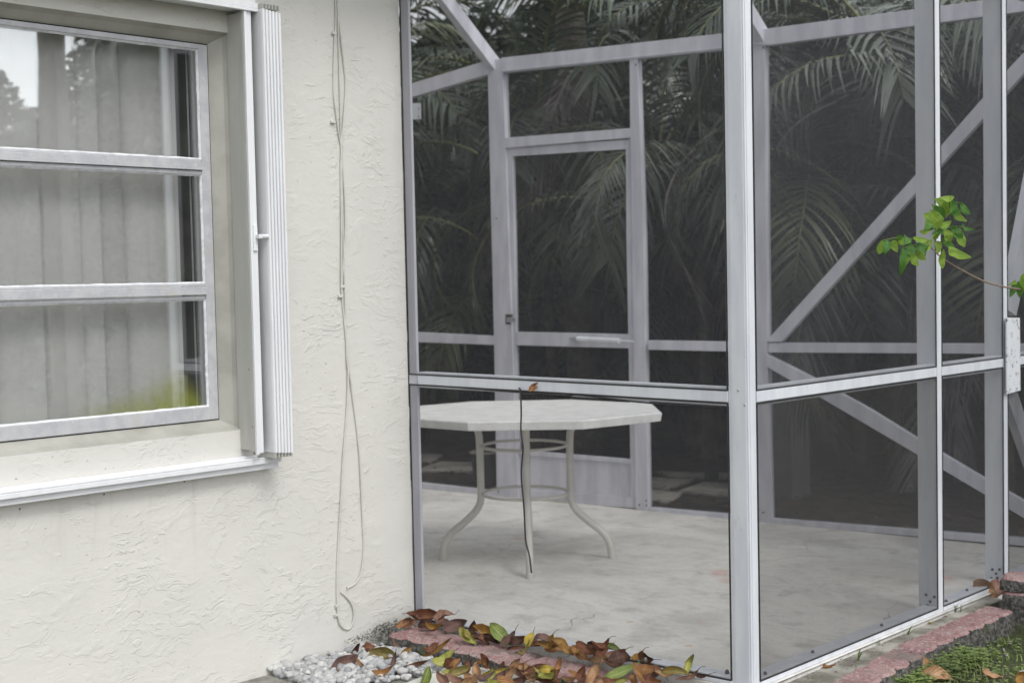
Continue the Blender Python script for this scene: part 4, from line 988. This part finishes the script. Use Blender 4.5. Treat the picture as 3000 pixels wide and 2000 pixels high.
LV = [((1305, 165), (1395, 290), 60, FL), ((1385, 185), (1440, 248), 40, FD), ((1290, 175), (1350, 280), 62, FL), ((1245, 200), (1300, 295), 70, FD), ((1320, 170), (1380, 250), 60, FD), ((1240, 240), (1290, 335), 62, FL),
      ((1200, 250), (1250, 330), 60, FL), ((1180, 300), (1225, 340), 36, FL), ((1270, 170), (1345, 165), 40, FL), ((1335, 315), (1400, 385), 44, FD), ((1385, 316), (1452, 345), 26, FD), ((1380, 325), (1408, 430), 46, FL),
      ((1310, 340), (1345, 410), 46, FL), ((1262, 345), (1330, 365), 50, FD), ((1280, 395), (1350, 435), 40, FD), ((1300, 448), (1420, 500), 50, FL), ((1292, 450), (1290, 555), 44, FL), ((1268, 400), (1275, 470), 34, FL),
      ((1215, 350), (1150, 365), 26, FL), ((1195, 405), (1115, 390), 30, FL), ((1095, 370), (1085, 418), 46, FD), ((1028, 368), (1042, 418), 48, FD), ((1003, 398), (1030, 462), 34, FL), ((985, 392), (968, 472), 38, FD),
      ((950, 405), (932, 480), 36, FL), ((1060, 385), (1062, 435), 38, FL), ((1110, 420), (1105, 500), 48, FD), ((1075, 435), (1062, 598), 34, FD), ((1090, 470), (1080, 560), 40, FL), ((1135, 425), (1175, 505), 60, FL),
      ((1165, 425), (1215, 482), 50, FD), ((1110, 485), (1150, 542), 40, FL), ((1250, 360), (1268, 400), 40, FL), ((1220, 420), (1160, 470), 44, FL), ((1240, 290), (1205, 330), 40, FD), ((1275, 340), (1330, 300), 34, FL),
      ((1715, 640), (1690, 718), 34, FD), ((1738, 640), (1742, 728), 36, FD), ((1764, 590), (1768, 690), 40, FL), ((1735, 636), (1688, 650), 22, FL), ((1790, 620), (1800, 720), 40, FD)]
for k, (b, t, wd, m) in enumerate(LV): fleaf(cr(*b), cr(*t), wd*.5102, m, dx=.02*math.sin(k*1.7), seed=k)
for pth in (((1210, 400), (1245, 370), (1250, 290), (1235, 230), (1280, 175), (1400, 185)), ((1230, 395), (1280, 345), (1380, 318), (1440, 335)), ((1200, 405), (1120, 390), (1030, 385), (940, 405)), ((1205, 400), (1140, 425), (1075, 440))):
    MB().tube(smooth_path([un(*cr(*q), 0, XP) for q in pth], 4), .0009, 5).build('leaf_stalk', M_['fresh_light'], tw, smooth=True)
# ------------------------------------------------------------------ beyond the rear screen
for k, (q, lab) in enumerate(((((1904, 1396), (2035, 1402), (1945, 1428), (1880, 1420)), 'grey stepping stone behind the screen just right of the door'),
               (((2060, 1410), (2190, 1416), (2190, 1450), (1985, 1436)), 'grey stepping stone behind the corner post'),
               (((1890, 1432), (2000, 1440), (1960, 1470), (1885, 1462)), 'stepping stone close to the rear base rail by the door post'),
               (((1150, 1322), (1300, 1330), (1270, 1350), (1130, 1346)), 'pale stepping stone far left behind the table'),
               (((1290, 1350), (1440, 1355), (1440, 1376), (1220, 1374)), 'stepping stone by the dark planter'),
               (((1920, 1378), (2190, 1386), (2190, 1396), (1960, 1388)), 'long low stepping slab at the foot of the palms'))):
    pts = [un(a, b, 2, -.055) for a, b in q]
    if k < 1 or True: tag(MB().prism([V((p.x, p.y, -.10)) for p in pts], (0, 0, .045)).build('stepping_stone', M_['paver'], bevel=.006), lab, 'paving stone')
pp = un(1418, 1424, 2, -.08); pr = 36*depth(pp)/F_PX
pt_ = empty('planter', pp, 'dark round planter standing behind the rear screen left of the door', 'planter')
hgt = 100*depth(pp)/F_PX; pv = MB(); n = 24; prf = [(.86*pr, 0), (.98*pr, hgt*.96), (1.06*pr, hgt*.96), (1.06*pr, hgt), (.92*pr, hgt), (.90*pr, hgt*.9), (0.01, hgt*.9)]
vs = [pp+V((r*math.cos(2*math.pi*i/n), r*math.sin(2*math.pi*i/n), z)) for r, z in prf for i in range(n)]
pv.add(vs, [(k*n+i, k*n+(i+1) % n, (k+1)*n+(i+1) % n, (k+1)*n+i) for k in range(len(prf)-1) for i in range(n)]).build('pot', M_['planter'], pt_, smooth=False)
MB().tube([pp+V((1.05*pr*math.cos(2*math.pi*i/n), 1.05*pr*math.sin(2*math.pi*i/n), hgt)) for i in range(n+1)], .008, 6, False).build('rim', M_['paver'], pt_, smooth=True)
u0, u1 = un(2240, 926, 1, 3.4), un(2317, 1070, 1, 3.4)
cb = MB(); cb.box((u0.x-.25, 3.4, ZG), (u1.x, 3.6, u0.z)); cbo = cb.build('utility_cabinet', M_['box'], bevel=.006)
tag(cbo, 'grey utility cabinet dimly seen behind the rear screen post', 'cabinet')
# loose litter leaves beyond
lf = MB(); rg = random.Random(5)
for i in range(5200):
    x = rg.uniform(-6.5, 2.6); y = dline(x)+.12+abs(rg.gauss(0, 1.4)); a = rg.uniform(0, 6.28); s_ = rg.uniform(.012, .035)
    d = V((math.cos(a), math.sin(a), rg.uniform(-.3, .3)))*s_; e_ = V((-math.sin(a), math.cos(a), rg.uniform(-.4, .4)))*s_*.45
    p = V((x, y, ZG+.012+rg.uniform(0, .02))); lf.add([p-d, p+e_, p+d, p-e_], [(0, 1, 2, 3)])
tag(lf.build('leaf_litter', foliage('litter_leaf', (.16, .12, .085), (.07, .05, .038), (.04, .03, .025), .8, .2), fix=False), 'brown leaf litter scattered behind the rear screen', 'leaf litter', kind='stuff')
# ---- palm fronds
def frond_mesh(name, Lf, n, ll, droop, dead, seed, mat):
    r = random.Random(seed); pts = []; p = V((0, 0, 0)); ang = r.uniform(.9, 1.15) if not dead else r.uniform(-.6, .1); st = Lf/16
    for i in range(17):
        pts.append(p.copy()); p = p+V((math.cos(ang), r.uniform(-.03, .03), math.sin(ang)))*st
        ang -= droop*(.4+1.2*i/16)/16*2
        if dead: ang = max(ang, -1.65)
    m = MB()
    def at(u):
        f = u*16; i = min(15, int(f)); return pts[i].lerp(pts[i+1], f-i), (pts[i+1]-pts[i]).normalized()
    for k in range(n):
        u = .14+.85*k/(n-1)
        for sd_ in (-1, 1):
            q, t = at(min(.999, u+r.uniform(-.006, .006)))
            side = t.cross(V((0, 0, 1))); side = side.normalized() if side.length > .05 else V((0, 1, 0)); side *= sd_
            up = side.cross(t)*sd_
            Ll = ll*(math.sin(math.pi*(.12+.80*u))**.6)*r.uniform(.85, 1.1)
            fw = r.uniform(.45, .75)+u*.5; d = (side*1.0+t*fw+up*r.uniform(.1, .5)).normalized()
            if dead: d = (d+V((0, 0, -1.2))*r.uniform(.4, 1.3)).normalized()
            wdt = r.uniform(.0085, .0135)*(1 if not dead else .6); nn = d.cross(up).normalized()*wdt
            c0 = q; vs = []; K = 4; grav = r.uniform(.9, 1.7)*(1.2 if dead else 1)
            for s_ in range(K+1):
                v = s_/K; w_ = (1-v**2.2)*(.55+.45*min(1, v*4)) if s_ < K else .03
                c = c0+d*Ll*v+V((0, 0, -1))*Ll*.42*grav*v*v
                vs += [c-nn*w_, c+nn*w_]
            m.add(vs, [(2*s_, 2*s_+1, 2*s_+3, 2*s_+2) for s_ in range(K)])
    me = bpy.data.meshes.new(name); me.from_pydata([tuple(v) for v in m.v], [], m.f); me.materials.append(mat); me.materials.append(M_['rachis'] if not dead else mat)
    nf = len(m.f); mt = MB().tube(pts, [.013*(1-.8*i/16)+.002 for i in range(17)], 6)
    b = len(m.v); allv = m.v+mt.v; allf = m.f+[tuple(b+i for i in f) for f in mt.f]
    me.clear_geometry(); me.from_pydata([tuple(v) for v in allv], [], allf)
    for i, pl_ in enumerate(me.polygons): pl_.material_index = 0 if i < nf else 1; pl_.use_smooth = i >= nf
    me.update(); return me
FR = [frond_mesh('frond', 2.1+.15*k, 62, .50, 1.15+.22*k, False, k, M_['frond']) for k in range(4)]
FY = [frond_mesh('frond', 1.9, 42, .46, 1.5+.3*k, False, 20+k, M_['frond_y']) for k in range(2)]
FN = [frond_mesh('frond', 2.0+.1*k, 56, .50, 1.35+.25*k, False, 60+k, M_['frond_n']) for k in range(3)]
FDd = [frond_mesh('dead_frond', 1.5+.3*k, 38, .42, .9+.5*k, True, 40+k, M_['frond_dead']) for k in range(3)]
def place_frond(parent, name, me, p, az_, tilt=0., sc=1., roll=0.):
    o = bpy.data.objects.new(name, me); COL.objects.link(o); o.parent = parent
    o.location = V(p)-parent.location
    o.rotation_euler = (Matrix.Rotation(az_, 3, 'Z') @ Matrix.Rotation(-tilt, 3, 'Y') @ Matrix.Rotation(roll, 3, 'X')).to_euler()
    o.scale = (sc,)*3; return o
PAL = 'palms crowded beyond the rear screen'
def areca(x, y, label, seed, stems=4, hh=(1.0, 2.6), nf=6, dead=2, yell=.12):
    r = random.Random(seed); t = empty('palm_tree', (x, y, ZG), label, 'palm', PAL)
    for s_ in range(stems):
        bx_, by_ = x+r.uniform(-.25, .25), y+r.uniform(-.25, .25); H = r.uniform(*hh); lx, ly = r.uniform(-.35, .35), r.uniform(-.35, .2)
        path = [V((bx_, by_, ZG)), V((bx_+lx*.3, by_+ly*.3, H*.5)), V((bx_+lx, by_+ly, H))]
        MB().tube(smooth_path(path, 4), [.045-.015*i/8 for i in range(9)], 8).build('trunk', M_['palm_trunk'], t, smooth=True)
        a0_ = r.uniform(0, 6.28)
        for k in range(nf):
            me = r.choice(FY) if r.random() < yell else r.choice(FR)
            place_frond(t, 'frond', me, path[-1], a0_+k*2.4+r.uniform(-.3, .3), r.uniform(-.45, .35), r.uniform(.8, 1.1), r.uniform(-.3, .3))
        for k in range(dead if s_ % 2 == 0 else 0):
            place_frond(t, 'dead_frond', r.choice(FDd), path[-1]-V((0, 0, .05)), r.uniform(0, 6.28), r.uniform(-.5, .1), r.uniform(.7, 1.0), r.uniform(-.5, .5))
    return t
areca(-4.6, 3.9, 'palm clump behind the left rear screen bay with grey green drooping fronds', 1, 4, (.9, 2.4), 6, 1)
areca(-3.3, 4.4, 'palm clump behind the screen door with fans of narrow leaflets', 2, 4, (.7, 2.3), 6, 2)
areca(-1.9, 4.6, 'palm clump behind the bay right of the door, low dark fronds', 3, 4, (.8, 2.7), 6, 2)
areca(-.5, 4.7, 'palm clump behind the corner post with a brown hanging frond', 4, 4, (.8, 2.6), 6, 3)
areca(.7, 4.8, 'palm clump behind the diagonal brace on the right', 5, 4, (.8, 2.6), 6, 2)
areca(1.9, 4.6, 'palm clump at the far right edge of the rear screen', 6, 3, (.9, 2.6), 6, 1)
areca(-6.1, 5.6, 'tall palm clump at the far left beyond the jamb', 7, 3, (1.5, 3.0), 7, 1, .3)
areca(-2.6, 6.1, 'tall palm clump in the back row behind the door header', 8, 3, (1.6, 3.2), 7, 2, .25)
areca(-.2, 6.3, 'tall palm clump in the back row right of the corner post', 9, 3, (1.6, 3.2), 7, 1)
# big palm with a bulging trunk and skirt of dead fronds
bp = un(1700, 900, 1, 4.1); big = empty('palm_tree', (bp.x, 4.1, ZG), 'thick trunked palm with a skirt of dead fronds hanging above the door', 'palm', PAL)
path = [V((bp.x+.05, 4.1, ZG)), V((bp.x+.03, 4.1, 1.0)), V((bp.x, 4.1, 1.8)), V((bp.x-.02, 4.1, 2.35)), V((bp.x-.05, 4.1, 3.2))]
MB().tube(smooth_path(path, 5), [.10+.05*math.sin(i/20*math.pi) + .006*(i % 2) for i in range(21)], 14).build('trunk', M_['palm_trunk'], big, smooth=True)
cz = 3.0
for k, (a_, t_, s_, r_) in enumerate(((3.6, -.2, 1.0, .2), (4.4, -.5, 1.0, .5), (5.3, -.3, .9, -.4), (2.9, -.1, 1.0, 0), (4.0, -.7, .8, .2), (4.9, -.8, .9, 0), (3.2, -.6, .9, -.5))):
    place_frond(big, 'dead_frond', FDd[k % 3], (bp.x, 4.1, cz-.1*(k % 3)), a_, t_, s_, r_)
for k in range(11): place_frond(big, 'frond', FR[k % 4], (bp.x, 4.1, cz+.15), k*2.4, -.2+.05*k, 1.05, .1*k)
areca(-5.6, 4.6, 'tall palm with yellow green fronds filling the top left of the screen', 31, 4, (2.2, 3.4), 7, 2, .45)
# hand placed fronds just behind the mesh, many with highlights painted into their colour
def tip_frond(par, me, px, py, y, az_, tilt, sc, roll, nm='frond'):
    place_frond(par, nm, me, un(px, py, 1, y), az_, tilt, sc, roll)
lf_ = empty('palm_tree', (-3.9, 3.3, ZG), 'nearest palm behind the left bay with glossy arching fronds', 'palm', PAL)
MB().tube([(-3.9, 3.3, ZG), (-3.85, 3.3, 1.2), (-3.8, 3.3, 2.1)], [.045, .04, .03], 8).build('trunk', M_['palm_trunk'], lf_, smooth=True)
tip_frond(lf_, FY[1], 1420, 230, 3.1, 3.5, -.55, .75, .3); tip_frond(lf_, FN[0], 1400, 450, 3.0, 3.6, -.5, .6, .3); tip_frond(lf_, FN[1], 1400, 700, 3.1, 3.8, -.4, .55, 0)
rf_ = empty('palm_tree', (-1.5, 3.5, ZG), 'nearest palm behind the door with a highlight toned frond arching left', 'palm', PAL)
MB().tube([(-1.2, 3.6, ZG), (-1.25, 3.6, 1.0), (-1.3, 3.6, 1.75)], [.045, .04, .03], 8).build('trunk', M_['palm_trunk'], rf_, smooth=True)
tip_frond(rf_, FN[2], 2000, 560, 3.5, 3.5, -.2, .95, .2); tip_frond(rf_, FN[0], 1900, 640, 3.3, 3.8, -.5, .8, .2); tip_frond(rf_, FN[0], 2080, 500, 3.5, 4.6, -.5, .7, 0); tip_frond(rf_, FDd[1], 2100, 380, 3.4, 4.0, -.3, .7, .3, 'dead_frond')
rr_ = empty('palm_tree', (.4, 3.9, ZG), 'nearest palm behind the side bay with grey plumes hanging down', 'palm', PAL)
MB().tube([(.6, 3.9, ZG), (.55, 3.9, 1.2), (.5, 3.9, 2.3)], [.045, .04, .03], 8).build('trunk', M_['palm_trunk'], rr_, smooth=True)
tip_frond(rr_, FN[2], 2620, 240, 3.6, 3.3, -.2, .9, .1); tip_frond(rr_, FN[0], 2800, 300, 3.6, 4.2, -.4, .9, 0); tip_frond(rr_, FDd[0], 2330, 330, 4.2, 4.4, -.4, .6, .2, 'dead_frond'); tip_frond(rr_, FN[1], 2480, 560, 3.5, 4.0, -.3, .7, 0); tip_frond(rr_, FN[0], 2560, 110, 3.6, 3.4, 0, .9, 0); tip_frond(rr_, FDd[2], 2450, 300, 3.5, 4.0, -.2, .6, .2, 'dead_frond')
for (par, me, px, py, y, az_, ti, sc, ro, nm) in (
    (lf_, FN[0], 1330, 560, 3.7, 3.3, -.5, .7, .2, 'frond'), (lf_, FDd[1], 1290, 420, 3.8, 3.7, -.5, .6, .1, 'dead_frond'),
    (rf_, FDd[2], 1580, 220, 3.9, 4.0, -.6, .8, .3, 'dead_frond'), (rf_, FDd[0], 1620, 330, 3.8, 4.6, -.9, .7, 0, 'dead_frond'), (rf_, FN[1], 1700, 620, 3.8, 3.9, -.6, .8, .2, 'frond'),
    (rf_, FN[2], 1650, 800, 3.9, 3.4, -.3, .7, .1, 'frond'), (rf_, FDd[1], 2130, 330, 3.8, 3.9, -.5, .8, .2, 'dead_frond'), (rf_, FN[0], 2060, 760, 3.9, 4.0, -.4, .8, .1, 'frond'),
    (rr_, FDd[1], 2300, 330, 4.0, 3.6, -.6, .7, .3, 'dead_frond'), (rr_, FN[2], 2420, 480, 4.1, 3.5, -.4, .8, .2, 'frond'), (rr_, FN[0], 2500, 740, 4.1, 3.8, -.3, .8, 0, 'frond'), (rr_, FN[1], 2750, 560, 4.1, 3.4, -.2, .8, .2, 'frond'), (rr_, FN[0], 2350, 800, 4.2, 3.9, -.3, .8, 0, 'frond')):
    tip_frond(par, me, px, py, y, az_, ti, sc, ro, nm)
# ---- dense evergreen trees closing the view
def leafcloud(seed, n, rx, ry, z0, z1, s0, s1, hole):
    r = random.Random(seed); m = MB()
    for i in range(n):
        z = r.uniform(z0, z1); u = (z-z0)/(z1-z0); sh_ = math.sqrt(max(.02, 1-(max(0, u-.55)/.5)**2))
        a = r.uniform(0, 6.28); q = math.sqrt(r.uniform(.05, 1))*sh_
        p = V((rx*q*math.cos(a), ry*q*math.sin(a), z))
        if mnoise.noise(p*1.5+V((seed, 0, 0))) < hole*u-.62: continue
        s_ = r.uniform(s0, s1); d = V((r.gauss(0, 1), r.gauss(0, 1), r.gauss(0, .6))).normalized()*s_; e_ = d.cross(V((r.gauss(0, 1), r.gauss(0, 1), r.gauss(0, 1)))).normalized()*s_*.42
        m.add([p-d, p+e_, p+d, p-e_], [(0, 1, 2, 3)])
    return m
def evergreen(x, y, sc, label, seed, mesh=[None]*3, group='evergreen trees closing the background'):
    t = empty('evergreen_tree', (x, y, ZG), label, 'tree', group)
    MB().tube([(x, y, ZG), (x+.1, y, 1.5), (x, y+.1, 3.2)], [.12, .09, .04], 8).build('trunk', M_['palm_trunk'], t, smooth=True)
    k = seed % 3
    if mesh[k] is None:
        m = leafcloud(50+k, 11000, 1.7, 1.3, .0, 4.35, .05, .12, .62)
        me = bpy.data.meshes.new('crown'); me.from_pydata([tuple(v) for v in m.v], [], m.f); me.materials.append(M_['bush']); mesh[k] = me
    o = bpy.data.objects.new('crown', mesh[k]); COL.objects.link(o); o.parent = t; o.rotation_euler = (0, 0, seed*.0 if k == 0 else math.pi*(seed % 2)); o.scale = sc
for i, (x, y, lab) in enumerate(((-9.6, 7.2, 'dark evergreen tree at the far left of the background'), (-7.6, 7.4, 'dark evergreen tree left of the door, beyond the palms'), (-5.6, 7.6, 'dark evergreen tree directly behind the screen door'),
        (-3.6, 7.7, 'dark evergreen tree with sky gaps above the right of the door'), (-1.7, 7.8, 'dark evergreen tree with bright sky gaps right of the corner post'), (.2, 7.8, 'dark evergreen tree behind the diagonal brace'), (2.0, 7.6, 'dark evergreen tree at the right end of the background'),
        (3.9, 7.2, 'dark evergreen tree beyond the right end of the screen room'), (-6.8, 9.6, 'second row evergreen tree behind the door'), (-4.6, 9.8, 'second row evergreen tree behind the corner post'), (-2.4, 9.9, 'second row evergreen tree behind the right bays'), (-.3, 9.9, 'second row evergreen tree at the far right'), (-9.0, 9.5, 'second row evergreen tree at the far left'))):
    evergreen(x, y, (1.0, 1.0, [1.05, 1.0, .97, 1.02, .96, 1.0, 1.05][i % 7]*(1.12 if i > 7 else 1)), lab, i)
# ---- trees that show only as reflections in the window glass
def reflpos(px, py, dist):
    p = un(px, py, 0, -.066); d = (p-CAM).normalized(); d.x = -d.x; return p+d*dist
def palm_big(px, dist, H, label, seed, tr=.14, n=16, sc=1.3):
    b = reflpos(px, 250, dist); t = empty('palm_tree', (b.x, b.y, ZG), label, 'palm', 'palms mirrored in the window glass')
    r = random.Random(seed)
    MB().tube(smooth_path([V((b.x, b.y, ZG)), V((b.x+.05, b.y, H*.5)), V((b.x, b.y, H))], 8), [tr*(1+.08*math.sin(i*2.1)) for i in range(17)], 14).build('trunk', M_['palm_trunk'], t, smooth=True)
    for k in range(n): place_frond(t, 'frond', FR[k % 4], (b.x, b.y, H-.05), k*2.4+r.uniform(-.2, .2), r.uniform(-.7, .3), sc*r.uniform(.85, 1.1), r.uniform(-.3, .3))
    return t
palm_big(163, 8.5, 6.6, 'stout palm whose trunk is mirrored in the top pane', 3, .125, 18, 1.15)
palm_big(40, 15, 2.9, 'low palm mirrored left of the trunk in the top pane', 4, .12, 12, .55)
palm_big(300, 14, 3.2, 'bushy palm mirrored right of the trunk in the top pane', 5, .12, 18, .55)
palm_big(425, 11, 3.9, 'taller palm mirrored near the middle of the top pane', 6, .12, 18, .42)
palm_big(520, 9, 3.6, 'palm mirrored beside the dark edge of the top pane', 7, .12, 18, .45)
for i, (px, ds, sx, sz, lab) in enumerate(((30, 16, .9, .90, 'low evergreen mirrored at the left of the glass'), (150, 17, .9, .90, 'low evergreen mirrored behind the palm trunk'), (450, 14, .7, 1.15, 'evergreen mirrored right of the palm trunk'), (430, 13, .75, 1.2, 'evergreen mirrored in the middle of the glass'), (460, 12, 1.1, .95, 'evergreen mirrored near the right of the glass'), (560, 11, 1.1, 1.05, 'evergreen mirrored at the right edge of the glass'), (-120, 16, .9, 1.0, 'evergreen mirrored at the far left of the glass'))):
    b = reflpos(px, 300, ds); evergreen(b.x, b.y, (sx, sx, sz), lab, i+1, group='evergreens mirrored in the window glass')
b0 = reflpos(-200, 415, 19); b1_ = reflpos(470, 415, 19)
nh = empty('neighbour_house', ((b0.x+b1_.x)/2, (b0.y+b1_.y)/2, ZG), 'low pale house mirrored faintly across the window', 'house')
dv = (b1_-b0).normalized(); dv.z = 0; nv = V((dv.y, -dv.x, 0)); nv = nv if nv.x > 0 else -nv
MB().prism([b0-dv*2+V((0, 0, -b0.z)), b1_+dv+V((0, 0, -b1_.z)), b1_+dv+V((0, 0, -b1_.z+1.95)), b0-dv*2+V((0, 0, -b0.z+1.95))], nv*4).build('wall', M_['housepaint'], nh)
MB().prism([b0-dv*2.3+V((0, 0, -b0.z+1.96))-nv*.4, b1_+dv*1.3+V((0, 0, -b1_.z+1.96))-nv*.4, b1_+dv*1.3+V((0, 0, -b1_.z+2.2))-nv*.4, b0-dv*2.3+V((0, 0, -b0.z+2.2))-nv*.4], nv*5).build('roof', M_['roof'], nh)

# keep every frond on its own side of the rear screen
bpy.context.view_layer.update()
for o in list(COL.objects):
    if o.type == 'MESH' and 'frond' in o.name and o.parent and o.parent.location.y > 2.4:
        worst = min((o.matrix_world @ v.co - D0).dot(DN) if (o.matrix_world @ v.co).x < 1.7 else 9 for v in list(o.data.vertices)[::5])
        if worst < .14: o.location.y += min(.14-worst, 2.2)
